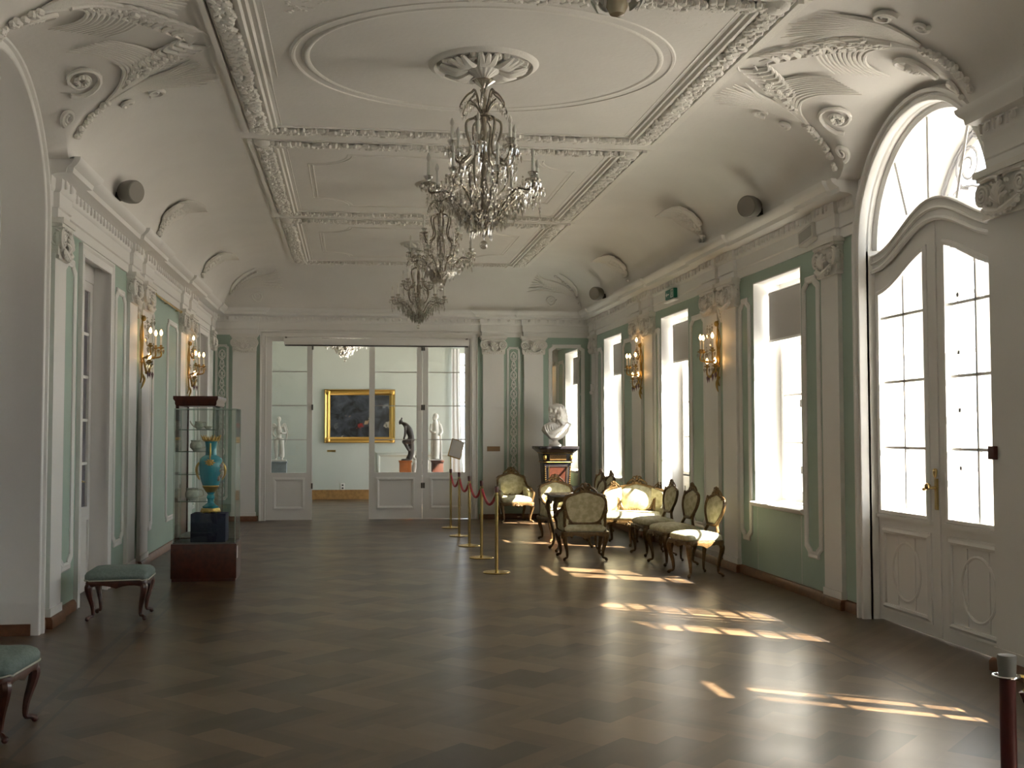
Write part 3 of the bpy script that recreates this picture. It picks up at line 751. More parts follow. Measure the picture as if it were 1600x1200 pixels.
# ------------------------------------------------------------------ windows of the right wall
def window(i, a, c, z0, z1):
    r = sroot('window_%d' % i, (0, 0, 0)); XW = 4.72
    b = MB()      # reveal lining
    t = .012
    for p, q in ((a, a+t), (c-t, c)): b.box(XR-.004, WT-.01, p, q, z0, z1)
    b.box(XR-.004, WT-.01, a+t, c-t, z1-t, z1)
    b.build('window_reveal', white, r)
    b = MB(); f = .05; x0, x1 = XW, XW+.05; zb = z0+.02
    b.box(x0, x1, a+t, a+f, zb, z1-t); b.box(x0, x1, c-f, c-t, zb, z1-t); b.box(x0, x1, a+f, c-f, zb, zb+.06); b.box(x0, x1, a+f, c-f, z1-.07, z1-t)
    b.box(x0-.015, x1, a+f, c-f, 2.58, 2.66)
    b.build('window_frame', white, r)
    m = (a+c)/2
    for p, q in ((a+f, m), (m, c-f)):
        b = MB(); s = .055; lo = zb+.06
        if z0 < .1:
            b.box(x0-.01, x0+.03, p, q, lo, 1.0)
            b.sweep([(x0-.01, p+.1, .2), (x0-.01, q-.1, .2), (x0-.01, q-.1, .86), (x0-.01, p+.1, .86)], [(-.02, 0), (-.02, .015), (.02, .008), (.02, 0)], (-1, 0, 0), True); lo = .98
        b.box(x0-.01, x0+.03, p, p+s, lo, 2.58); b.box(x0-.01, x0+.03, q-s, q, lo, 2.58); b.box(x0-.01, x0+.03, p+s, q-s, lo, lo+.06); b.box(x0-.01, x0+.03, p+s, q-s, 2.52, 2.58)
        n = 3
        for k in range(1, n): z = lo+.06+(2.52-lo-.06)*k/n; b.box(x0, x0+.025, p+s, q-s, z-.012, z+.012)
        if c-a < 1.: b.box(x0, x0+.025, (p+q)/2-.025, (p+q)/2+.025, lo+.06, 2.52)
        o = b.build('casement', white, r)
        b = MB(); b.box(x0+.01, x0+.013, p+s, q-s, lo+.06, 2.52); b.build('pane', glass, o)
    b = MB(); b.box(x0+.01, x0+.013, a+f, c-f, 2.66, z1-.07); b.build('pane', glass, r)
    b = MB(); b.box(x0-.03, x0-.01, m-.012, m+.012, zb+.1, 2.5)
    for z in (1.2, 1.9): b.box(x0-.045, x0-.01, m-.02, m+.02, z-.04, z+.04)
    b.build('window_latch', grey, r)
    if z0 > .5:
        b = MB(); b.sweep([(XR-.0, a-.05, z0-.02), (XR, c+.05, z0-.02)], [(-.30, 0), (-.30, .03), (.045, .03), (.06, .02), (.055, 0), (.03, -.02), (0, -.03), (-.3, -.02)])
        b.build('window_sill', white, r)
BL = [None, None, None, 'grey roller blind in the window nearest the arched door', 'grey roller blind above the glazed door between the two wall lights', 'grey roller blind in the far corner window behind the farther wall light']
for i, w in enumerate(WINS):
    window(i+1 if i else 10, *w)
    if i < 2: continue
    a, c = w[0], w[1]
    t = empty('roller_blind', BL[i] or 'grey roller blind in the window nearest the camera', 'blind', (4.60, (a+c)/2, 3.12), group=None); hw = (c-a)/2-.05
    b = MB(); b.tube([(0, -hw, 0), (0, hw, 0)], .028, 12); b.build('roller', grey, t)
    b = MB(); b.box(-.030, -.027, -hw+.02, hw-.02, -.52, .0); b.build('fabric', blindm, t)
    b = MB(); b.box(-.036, -.020, -hw+.02, hw-.02, -.535, -.51); b.build('bottom_bar', white, t)
# ------------------------------------------------------------------ left wall openings
b = MB(); b.sweep(arch_path('L', AH, 3.28), [(-.012, .0), (-.012, -.5), (.0, -.5), (.0, .0)], (1, 0, 0)); b.sweep(arch_path('L', AH+.03, 3.28), [(a*1.15, c*.8) for a, c in CAS], (1, 0, 0))
b.sweep(arch_path('L', AH-.10, 3.28, XL-.33), [(-.0, .0), (-.0, .03), (.05, .045), (.11, .03), (.11, 0)], (1, 0, 0))
struct(b.build(trimname(), white))
def glazed_pair(nm, x, a, c, zt, m=.0, face=1):
    """closed pair of glazed leaves in a left-hand opening"""
    r = sroot(nm); mid = (a+c)/2
    for p, q in ((a, mid), (mid, c)):
        b = MB(); s = .10; x0, x1 = x-.045, x
        b.box(x0, x1, p, q, .01, .85); b.box(x0, x1, p, p+s, .85, zt); b.box(x0, x1, q-s, q, .85, zt); b.box(x0, x1, p+s, q-s, zt-.1, zt)
        b.sweep([(x1, q-.1, .14), (x1, p+.1, .14), (x1, p+.1, .74), (x1, q-.1, .74)], [(-.02, 0), (-.02, .015), (.02, .008), (.02, 0)], (1, 0, 0), True)
        o = b.build('door_leaf', white, r); b = MB()
        n = 5
        for k in range(1, n): z = .85+(zt-.95)*k/n; b.box(x0+.01, x1-.008, p+s, q-s, z-.014, z+.014)
        if q-p > .8: b.box(x0+.01, x1-.008, (p+q)/2-.012, (p+q)/2+.012, .85, zt-.1)
        b.build('glazing_bars', white, o)
        b = MB(); b.box(x0+.01, x0+.02, p+s, q-s, .85, zt-.1); b.build('pane', darkroom, o)
    h = MB(); h.box(x, x+.012, mid+.03, mid+.06, 1.0, 1.22); h.tube([(x, mid+.045, 1.12), (x+.05, mid+.045, 1.12), (x+.055, mid+.13, 1.11)], .009, 8); h.build('door_handle', dbrass, r)
    return r
for k, (a, c, z0, z1) in enumerate(NICH):
    r = glazed_pair('door_%d' % (5+k), -2.66, a+.02, c-.02, z1-.18); b = MB()
    for p, q in ((a, a+.012), (c-.012, c)): b.box(XL-.54, XL+.002, p, q, 0, z1)
    b.box(XL-.54, XL+.002, a, c, z1-.012, z1); b.box(-2.71, -2.65, a, c, z1-.19, z1-.012); b.build('door_lining', white, r)
r = glazed_pair('door_8', XL-.36, DY-AH+.02, DY+AH-.02, 3.2)
b = MB(); P = arcpts(DY, 3.28, AH)
for i in range(ARC):
    p, q = P[i], P[i+1]; b.prism([(p[0], 3.2), (q[0], 3.2), q, p], lambda u, v: (XL-.40, u, v), lambda u, v: (XL-.37, u, v))
b.build('lunette', white, r)
b = MB(); b.box(XL-1.0, XL-.56, -4, 20, 0, 4.6); struct(b.build('wall_left', white))

# ------------------------------------------------------------------ next room
NX0, NX1, NY = -3.4, 3.9, 26.2
b = MB(); b.box(NX0-.2, NX0, YE+.3, NY+.2, 0, 4.7)
b.box(NX0-.2, 2.42, NY, NY+.2, 0, 4.7); b.box(2.42, 3.5, NY, NY+.2, 0, .5); b.box(2.42, 3.5, NY, NY+.2, 3.5, 4.7); b.box(3.5, NX1+.2, NY, NY+.2, 0, 4.7)
for y0, y1, z0, z1 in ((YE+.3, 21.1, 0, 4.7), (22.5, 23.3, 0, 4.7), (24.7, NY, 0, 4.7), (21.1, 22.5, 0, .8), (21.1, 22.5, 3.5, 4.7), (23.3, 24.7, 0, .8), (23.3, 24.7, 3.5, 4.7)): b.box(NX1, NX1+.2, y0, y1, z0, z1)
struct(b.build('wall_gallery', roomwhite))
b = MB(); b.box(NX0, 2.4, NY-.03, NY-.002, 0, .21); b.box(NX0, 2.4, NY-.035, NY-.002, .2, .225); struct(b.build('baseboard_gallery', oak))
b = MB()
for a, c in ((.62, 1.62), (1.72, 2.36)): b.sweep([(a, NY, .3), (c, NY, .3), (c, NY, 1.05), (a, NY, 1.05)], [(-.04, 0), (-.04, .03), (0, .05), (.04, .02), (.04, 0)], (0, -1, 0), True)
b.box(.55, 2.4, NY-.05, NY-.001, 1.10, 1.14)
struct(b.build(trimname(), roomwhite))
wb = sroot('window_9'); b = MB()
for x in (2.42, 2.94, 3.46): b.box(x, x+.04, NY+.08, NY+.12, .5, 3.5)
for z in (.5, 1.4, 2.3, 3.2): b.box(2.42, 3.5, NY+.08, NY+.12, z, z+.04)
b.build('window_frame', white, wb)
b = MB(); P = [(2.36+i*.02, NY-.16+.025*sin(i*1.35)) for i in range(12)]
rings = [[(2.36+(p[0]-2.36)*w+o, p[1], z) for p in P]+[(2.36+(p[0]-2.36)*w+o, p[1]-.006, z) for p in reversed(P)] for z, w, o in ((.05, 1.5, .0), (1.0, 1.2, 0), (2.2, .95, .0), (3.6, .9, 0))]
b.loft(rings); tag(b.build('curtain', curtm), 'white curtain hanging in the bright window of the gallery beyond', 'curtain')
# painting
pt = empty('framed_painting', 'large dark oil painting in a wide gilt frame on the gallery wall', 'painting', (.17, NY-.001, 1.34)); b = MB()
W2, H2 = .84, 1.28
b.sweep([(-W2+.07, 0, .07), (W2-.07, 0, .07), (W2-.07, 0, H2-.07), (-W2+.07, 0, H2-.07)], [(-.07, 0), (-.07, .05), (-.05, .08), (-.02, .06), (.02, .065), (.05, .035), (.07, .03), (.07, 0)], (0, -1, 0), True)
for sx in (-1, 1):
    for z in (.07, H2-.07): b.ball((sx*(W2-.07), -.06, z), (.07, .03, .07), 10, 6)
b.build('picture_frame', gold, pt)
b = MB(); b.box(-W2+.1, W2-.1, -.03, -.01, .1, H2-.1); o = b.build('canvas', canvasm, pt, loc=(0, 0, 0))
b = MB(); b.box(-.10, .10, 0, .01, -.022, .022); tag(b.build('wall_label', dbrass, None, (-.50, NY-.012, 1.15)), 'small brass label under the left end of the dark painting', 'label')
b = MB(); b.box(-.12, .12, 0, .012, -.045, .045); tag(b.build('wall_label', mat('wood_label', (.25, .15, .07), .4), None, (2.585, YE-.062, 1.29)), 'small brown label plate on the white pilaster above the corner armchair', 'label')
t = empty('wall_socket', 'white double socket low on the gallery wall', 'socket', (-.23, NY-.01, .28)); b = MB(); b.box(-.05, .05, -.01, .01, -.06, .10); b.build('plate', white, t, bev=.004)
for z in (-.015, .055): b = MB(); b.box(-.02, .02, -.013, -.01, z-.018, z+.018); b.build('outlet', dgrey, t)

# ------------------------------------------------------------------ sculpture helpers
def blobbody(name, parts, m, parent, vox, loc=(0,0,0), rz=0, sm=2):
    b = MB()
    for p in parts:
        if p[0] == 'b': b.ball(p[1], p[2], 14, 9, p[3] if len(p) > 3 else None)
        else: b.tube(crom(p[1], 4), p[2], 10, p[3] if len(p) > 3 else 1.)
    o = b.build(name, m, parent, loc, rz)
    r = o.modifiers.new('weld', 'REMESH'); r.mode = 'VOXEL'; r.voxel_size = vox; r.use_smooth_shade = True
    if sm: s = o.modifiers.new('soft', 'SMOOTH'); s.factor = .5; s.iterations = sm
    return o
def head(c, r, face):    # skull, jaw, nose, brow; face = unit vector
    f = V(face); s = V((0, 0, 1)).cross(f).normalized(); c = V(c)
    P = [('b', tuple(c), (r*.78, r*.78, r)), ('b', tuple(c+f*r*.35-V((0, 0, r*.5))), (r*.5, r*.5, r*.5)), ('b', tuple(c+f*r*.86-V((0, 0, r*.12))), (r*.14, r*.14, r*.24)),
         ('b', tuple(c+f*r*.66+V((0, 0, r*.16))), (r*.4, r*.4, r*.12)), ('b', tuple(c+f*r*.78-V((0, 0, r*.5))), (r*.2, r*.2, r*.08)), ('b', tuple(c+f*r*.68-V((0, 0, r*.82))), (r*.2, r*.2, r*.16))]
    return P
def pedestal(name, m, x, y, w, d, h, label, cap=True):
    t = empty(name, label, 'pedestal', (x, y, 0)); b = MB(); b.box(-w/2, w/2, -d/2, d/2, .10, h-.04); b.build('shaft', m, t, bev=.004)
    b = MB(); b.box(-w/2-.03, w/2+.03, -d/2-.03, d/2+.03, 0, .10); b.build('plinth', m, t, bev=.006)
    b = MB(); b.box(-w/2-.015, w/2+.015, -d/2-.015, d/2+.015, h-.04, h); b.build('top_slab', m, t, bev=.004)
# 1 winged youth
pedestal('statue_pedestal', greyst, -1.56, 23.5, .34, .34, .98, 'blue grey stone pedestal under the winged statue')
t = empty('winged_statue', 'white marble statue of a winged youth seen through the left door leaf', 'statue', (-1.56, 23.5, .98))
P = head((0, -.0, .89), .062, (-.3, -.95, 0))+[('t', [(0, 0, .84), (0, 0, .76), (0, .01, .66), (.01, .0, .55), (.0, 0, .48)], [.03, .05, .095, .07, .085], .7),
 ('t', [(-.05, 0, .48), (-.06, -.02, .30), (-.05, .0, .16), (-.055, .01, .03)], [.06, .045, .035, .022]), ('t', [(.05, 0, .48), (.07, -.03, .29), (.06, .03, .15), (.07, .03, .03)], [.06, .045, .035, .022]),
 ('t', [(-.10, 0, .74), (-.13, -.0, .60), (-.07, -.09, .52)], [.034, .028, .02]), ('t', [(.10, 0, .74), (.14, 0, .6), (.06, -.09, .60)], [.034, .028, .02]),
 ('b', (-.055, -.03, .03), (.03, .06, .02)), ('b', (.07, 0, .03), (.03, .06, .02)), ('t', [(.05, .07, .45), (.06, .06, .2), (.05, .06, .09)], [.05, .06, .07])]
blobbody('figure', P, marble, t, .012)
b = MB()
for sx in (-1, 1):
    for i in range(6): b.tube(crom([(sx*.04, .07, .72), (sx*(.12+.01*i), .10, .80-.03*i), (sx*(.16-.005*i), .11, .62-.05*i)], 4), [.02, .03, .008], 6, .5)
b.build('wing', marble, t)
b = MB(); b.box(-.16, .16, -.13, .13, 0, .03); b.build('statue_base', marble, t)
# 2 bronze bather bending forward
pedestal('statue_pedestal', orangew, 1.13, 23.5, .25, .28, .99, 'orange wooden pedestal under the stooping bronze figure')
t = empty('bronze_statue', 'dark bronze statue of a stooping bather on the orange pedestal', 'statue', (1.15, 23.5, .99))
P = head((-.115, 0, .83), .055, (-.9, -.2, -.3))+[('b', (-.10, .0, .905), (.022, .022, .022)), ('t', [(-.09, 0, .80), (-.03, 0, .77), (.05, 0, .66), (.10, 0, .52), (.10, 0, .42)], [.028, .055, .08, .07, .085]),
 ('t', [(.10, -.03, .42), (-.04, -.06, .40), (-.05, -.05, .40)], [.07, .05, .045]), ('t', [(-.05, -.05, .40), (.04, -.05, .24), (.06, -.04, .20)], [.042, .034, .022]), ('t', [(.10, .03, .42), (.09, .03, .26), (.07, .03, .12), (.03, .03, .02)], [.07, .05, .035, .025]),
 ('t', [(-.03, -.07, .74), (-.03, -.09, .58), (-.06, -.07, .44)], [.028, .024, .018]), ('t', [(-.02, .07, .74), (.0, .08, .6), (-.05, .03, .46)], [.028, .024, .018]),
 ('t', [(.12, .05, .42), (.12, .06, .2), (.06, .05, .03)], [.05, .06, .07]), ('b', (.02, .03, .02), (.06, .035, .02))]
blobbody('figure', P, bronze, t, .011)
b = MB(); b.lathe([(.001, 0), (.11, 0), (.11, .02), (.09, .035), (.001, .035)], 20); b.build('statue_base', bronze, t)
# 3 white seated group
pedestal('statue_pedestal', white, 1.50, 24.4, .46, .46, .62, 'low white pedestal under the seated marble child')
t = empty('seated_statue', 'white marble statue of a seated child behind the bronze figure', 'statue', (1.50, 24.4, .62))
P = head((-.02, -.02, .70), .075, (.5, -.85, -.1))+[('t', [(-.02, 0, .64), (-.03, 0, .55), (-.03, .02, .40), (-.02, .03, .30)], [.035, .08, .09, .10], .8), ('t', [(-.08, 0, .30), (-.12, -.16, .30), (-.12, -.17, .28), (-.14, -.14, .05)], [.07, .055, .05, .03]),
 ('t', [(.04, 0, .30), (.13, -.14, .33), (.14, -.15, .30), (.12, -.16, .05)], [.07, .055, .05, .03]), ('t', [(-.10, 0, .55), (-.15, -.08, .42), (-.08, -.17, .36)], [.035, .03, .022]), ('t', [(.05, 0, .55), (.13, -.07, .45), (.12, -.17, .38)], [.035, .03, .022]), ('b', (0, .05, .17), (.2, .17, .155))]
blobbody('figure', P, marble, t, .013)
# 4 draped woman
pedestal('statue_pedestal', mat('dark_brown_wood', (.05, .017, .01), .4), 1.82, 23.5, .24, .28, .99, 'dark brown pedestal under the draped marble woman')
t = empty('draped_statue', 'white marble statue of a draped woman right of the door post', 'statue', (1.78, 23.5, .99))
P = head((-.02, 0, .93), .06, (-.8, -.5, -.2))+[('b', (.005, .01, .95), (.065, .065, .07)), ('t', [(-.0, 0, .88), (0, 0, .80), (.01, 0, .66), (.01, 0, .5), (.02, 0, .3), (.01, 0, .03)], [.035, .08, .085, .095, .09, .10], .8),
 ('t', [(.09, 0, .78), (.13, -.03, .62), (.08, -.09, .54)], [.035, .035, .022]), ('t', [(-.08, 0, .78), (-.11, -.05, .64), (-.02, -.10, .60)], [.035, .03, .02])]
for i in range(9): a = -.4+i*.42; P.append(('t', [(.02+.06*cos(a), .06*sin(a), .86), (.02+.095*cos(a+.2), .085*sin(a+.2), .55), (.02+.11*cos(a+.1), .10*sin(a+.1), .02)], [.008, .018, .02]))
blobbody('figure', P, marble, t, .011, sm=1)
b = MB(); b.box(-.13, .13, -.12, .12, 0, .025); b.build('statue_base', marble, t)

# ------------------------------------------------------------------ bust and its pedestal
PX, PY = 3.63, 19.35
t = empty('bust_pedestal', 'tall black pedestal with brass mounts and tortoiseshell panel under the bust', 'pedestal', (PX, PY, 0))
def taper(b, w0, w1, z0, z1, d0=None, d1=None):
    d0 = d0 or w0; d1 = d1 or w1
    b.loft([[(-w0, -d0, z0), (w0, -d0, z0), (w0, d0, z0), (-w0, d0, z0)], [(-w1, -d1, z1), (w1, -d1, z1), (w1, d1, z1), (-w1, d1, z1)]])
b = MB(); taper(b, .20, .24, .16, 1.05); b.build('shaft', black, t, bev=.004)
b = MB(); taper(b, .31, .31, 0, .06); taper(b, .31, .27, .06, .10); taper(b, .26, .25, .10, .16); b.build('plinth', black, t, bev=.004)
b = MB(); taper(b, .255, .255, 1.05, 1.08); taper(b, .25, .27, 1.08, 1.22); taper(b, .27, .36, 1.22, 1.30); taper(b, .365, .365, 1.30, 1.345); b.build('capital_slab', black, t, bev=.003)
b = MB(); b.loft([[(-.13, -.212, .25), (.13, -.212, .25), (.13, -.20, .25), (-.13, -.20, .25)], [(-.15, -.243, .98), (.15, -.243, .98), (.15, -.23, .98), (-.15, -.23, .98)]]); b.build('panel', tort, t)
b = MB(); b.box(-.15, .15, -.268, -.25, 1.10, 1.20); b.build('frieze_panel', mat('boulle', (.20, .12, .04), .3, metal=.4, col2=(.05, .02, .01), vscale=60), t)
b = MB()
for sx in (-1, 1):
    for i in range(22): z = .2+i*.037; w = .2+.04*(z-.16)/.89; b.ball((sx*(w-.01), -w-.004, z), (.014, .012, .013), 6, 4)
    b.ball((sx*.235, -.25, 1.15), (.035, .03, .055), 8, 6)
P = [(-.14, -.222, .24), (.14, -.222, .24), (.165, -.252, .99), (-.165, -.252, .99)]
b.tube(P, .006, 5, loop=True)
for z, w in ((1.065, .258), (1.225, .275), (.10, .272)): b.tube([(-w, -w, z), (w, -w, z), (w, w, z), (-w, w, z)], .007, 5, loop=True)
for i in range(7): a = -1.2+i*.4; b.tube([(0, -.23, .30), (.06*sin(a), -.245, .30+.08*cos(a)), (.09*sin(a), -.24, .32+.11*cos(a))], [.012, .008], 5)
b.build('brass_mounts', gold, t)
BZ = 1.347
t = empty('marble_bust', 'white marble bust with long curled wig on the black pedestal', 'bust', (PX, PY, BZ))
f = (-.93, -.36, 0)
P = head((-.02, -.02, .60), .115, f)+[('t', [(-.0, 0, .52), (.0, .0, .42), (.0, 0, .34)], [.06, .065, .10]), ('t', [(-.23, 0, .30), (-.10, -.02, .33), (.10, 0, .33), (.25, .02, .34)], [.05, .12, .12, .06], .9),
 ('b', (.0, -.02, .29), (.25, .135, .14)), ('b', (.0, -.02, .20), (.16, .11, .10)), ('b', (.03, .01, .66), (.125, .12, .11)), ('b', (.075, .0, .55), (.10, .13, .13)), ('b', (.12, .0, .44), (.11, .12, .11))]
rr = random.Random(3)
for i in range(60):
    a = rr.uniform(-.2, 2.9); rad = .12; z = .70-rr.random()*.34; x = .03+rad*cos(a)*1.0; y = -.03*0+rad*sin(a)*(1 if rr.random() < .5 else -1)
    x += max(0, .55-z)*.45; r = rr.uniform(.018, .034); P.append(('b', (x, y, z), (r, r, r*1.25)))
for i in range(90):
    a, e = rr.uniform(-2.0, 1.2), rr.uniform(-1, 1); r = rr.uniform(.020, .032); P.append(('b', (.07+.125*cos(a)*sqrt(1-e*e)+max(0, -e)*.06, .135*sin(a)*sqrt(1-e*e), .55+.19*e), (r, r, r*1.3)))
for i in range(26): t_ = i/25; P.append(('b', (.02+.10*sin(t_*9)*.35+.13*t_, -.13+.02*cos(t_*14), .66-.36*t_), (.027, .027, .034)))
for i in range(14): P.append(('b', (-.10+.012*(i % 3), -.06+.10*(i % 2)*.6, .70-.006*i+.02*sin(i)), (.03, .03, .03)))
for i in range(11): a = -.24+i*.048; P.append(('t', [(a*.9, -.11, .38), (a*.85, -.165, .28), (a*.4, -.125, .14)], [.010, .014, .010]))
P.append(('t', [(-.24, -.03, .30), (-.12, -.15, .24), (.04, -.18, .30), (.18, -.12, .37), (.26, 0, .38)], [.03, .035, .04, .045, .04]))
blobbody('bust_figure', P, marble, t, .009, sm=1)
b = MB(); b.lathe([(.001, 0), (.115, 0), (.115, .03), (.09, .04), (.05, .08), (.05, .10), (.075, .13), (.08, .15), (.001, .15)], 24); b.build('socle', marble, t)

# ------------------------------------------------------------------ seating
def rrect(w, d, r, n=5):
    out = []
    for sx, sy, a0 in ((1, 1, 0), (-1, 1, pi/2), (-1, -1, pi), (1, -1, 3*pi/2)):
        for i in range(n+1): a = a0+pi/2*i/n; out.append((sx*(w/2-r)+r*cos(a), sy*(d/2-r)+r*sin(a)))
    return out
def cushion(b, w, d, h, z0, r=.07, dome=.02, taperf=0., cy=0.):
    rings = []
    for ins, z in ((.012, 0), (0, h*.2), (0, h*.55), (.012, h*.8), (.04, h), (.10, h+dome*.5), (.17, h+dome*.9)):
        if ins*2 > min(w, d)-.06: break
        R_ = rrect(w-2*ins, d-2*ins, max(r-ins*.4, .02)); rings.append([(x*(1-taperf*(y/d)), y+cy, z0+z) for x, y in R_])
    b.loft(rings)
def apron(b, w, d, z0, h, sc=.018, taperf=0., cy=0., wave=3):
    P = rrect(w, d, .05, 4); Q = []
    n = len(P)
    for i in range(n):
        p, q = V((*P[i], 0)), V((*P[(i+1) % n], 0)); k = 8 if (q-p).length > .15 else 1
        for j in range(k): Q.append(p.lerp(q, j/k))
    T = lambda p, o: ((p.x+(o if p.x > 0 else -o)*min(1, abs(p.x)/(w*.35)))*(1-taperf*(p.y/d)), p.y+(o if p.y > 0 else -o)*min(1, abs(p.y)/(d*.35))+cy)
    def low(p):
        u = p.x/(w/2) if abs(p.y) > d*.42 else p.y/(d/2); return z0-h+sc*cos(u*pi*2)*-1+sc*.4*cos(u*6*pi)*-1
    r1 = [(*T(p, 0), z0) for p in Q]; r2 = [(*T(p, .006), z0-h*.4) for p in Q]; r3 = [(*T(p, 0), low(p)) for p in Q]; r4 = [(*T(p, -.02), low(p)) for p in Q]; r5 = [(*T(p, -.02), z0) for p in Q]
    b.loft([r1, r2, r3, r4, r5], loop=True)
def cab_leg(x, y, h, m, parent, s=1., ox=None, oy=None):
    ux = (1 if x > 0 else -1) if ox is None else ox; uy = (1 if y > 0 else -1) if oy is None else oy
    b = MB(); P = crom([(0, 0, h), (.022*ux, .022*uy, h*.86), (.016*ux, .016*uy, h*.68), (-.006*ux, -.006*uy, h*.38), (-.010*ux, -.010*uy, h*.14), (.012*ux, .012*uy, .035), (.03*ux, .03*uy, .022)], 4)
    b.tube(P, [.030*s, .034*s, .028*s, .020*s, .014*s, .014*s, .018*s], 8)
    b.ball((.028*ux, .028*uy, .018), (.019*s, .019*s, .018), 8, 6); b.ball((.022*ux, .022*uy, h*.88), (.03*s, .03*s, .035), 8, 6)
    return b.build('leg', m, parent, (x, y, 0))
def outline(hw, z0, z1, hb=None, tilt=.18, y0=.2, base=.44, k=4):
    """closed cartouche outline in the leaning plane of a back"""
    hb = hb or hw*.55; H = z1-z0
    pts = [(0, z0), (hb*.8, z0+.01*H), (hb*1.25, z0+.12*H), (hw*.93, z0+.40*H), (hw, z0+.66*H), (hw*.86, z0+.83*H), (hw*.5, z0+.92*H), (0, z1)]
    pts = pts+[(-x, z) for x, z in reversed(pts[1:-1])]
    q = crom([(x, 0, z) for x, z in pts], k, True)
    return [(p.x, y0+(p.z-base)*tilt, p.z) for p in q]
def fill(b, O, bulge, y_off=0., rings=4, flat=False):
    c = V((0, 0, 0))
    for p in O: c += V(p)
    c /= len(O); R_ = []
    for i in range(rings+1):
        t = i/rings; R_.append([tuple(c.lerp(V(p), 1-t*.9)+V((0, -bulge*sin(t*pi/2)+y_off, 0))) for p in O])
    back = [tuple(V(p)+V((0, y_off+.02, 0))) for p in O]
    b.loft([back]+R_)
def crest(b, x, y, z, s=1.):
    for sx in (-1, 1):
        b.tube(crom([(x, y, z), (x+sx*.03*s, y-.01, z+.035*s), (x+sx*.06*s, y, z+.025*s), (x+sx*.10*s, y, z-.01*s)], 4), [.014*s, .012*s, .007*s], 6)
        b.tube([(x+sx*(.022+.018*cos(a))*s, y-.008, z+(.045+.018*sin(a))*s) for a in [k*.6 for k in range(10)]], [.008*s, .005*s], 5)
        b.ball((x+sx*.035*s, y-.01, z+.01*s), .015*s, 6, 5)
    b.ball((x, y-.008, z+.05*s), (.018*s, .014*s, .026*s), 8, 6); b.ball((x, y-.01, z+.01*s), (.028*s, .016*s, .022*s), 8, 6)
def side_chair(label, loc, rz, group=None):
    t = empty('side_chair', label, 'chair', loc, rz, group); w, d, h = .50, .46, .40
    for sx in (-1, 1):
        cab_leg(sx*.215, -.19, h-.02, gwood, t, 1.05); cab_leg(sx*.18, .19, h-.02, gwood, t, .9)
    b = MB(); apron(b, w, d, h, .055, .016, .1); crest(b, 0, -d/2-.012, h-.055, .7); b.build('seat_frame', gwood, t)
    b = MB(); cushion(b, w-.01, d-.01, .078, h-.002, .07, .03, .1); b.build('seat', damask, t)
    b = MB(); O = outline(.205, .56, .90, .10, .20, .17, .42)
    b.tube(O, .019, 8, loop=True)
    for sx in (-1, 1): b.tube(crom([(sx*.19, .19, h-.02), (sx*.15, .19, .48), (sx*.105, .205, .55), (sx*.13, .215, .61)], 4), [.022, .018, .02], 8)
    b.tube(crom([(-.17, .195, .44), (0, .19, .455), (.17, .195, .44)]), .016, 6)
    crest(b, 0, .17+.48*.20, .90, 1.15)
    for sx in (-1, 1): crest(b, sx*.17, .17+.40*.2, .84, .55)
    b.build('back_frame', gwood, t)
    b = MB(); fill(b, [(x*.93, y, .56+.17+(z-.73)*.93) for x, y, z in O], .03); b.build('backrest', damask, t)
    return t
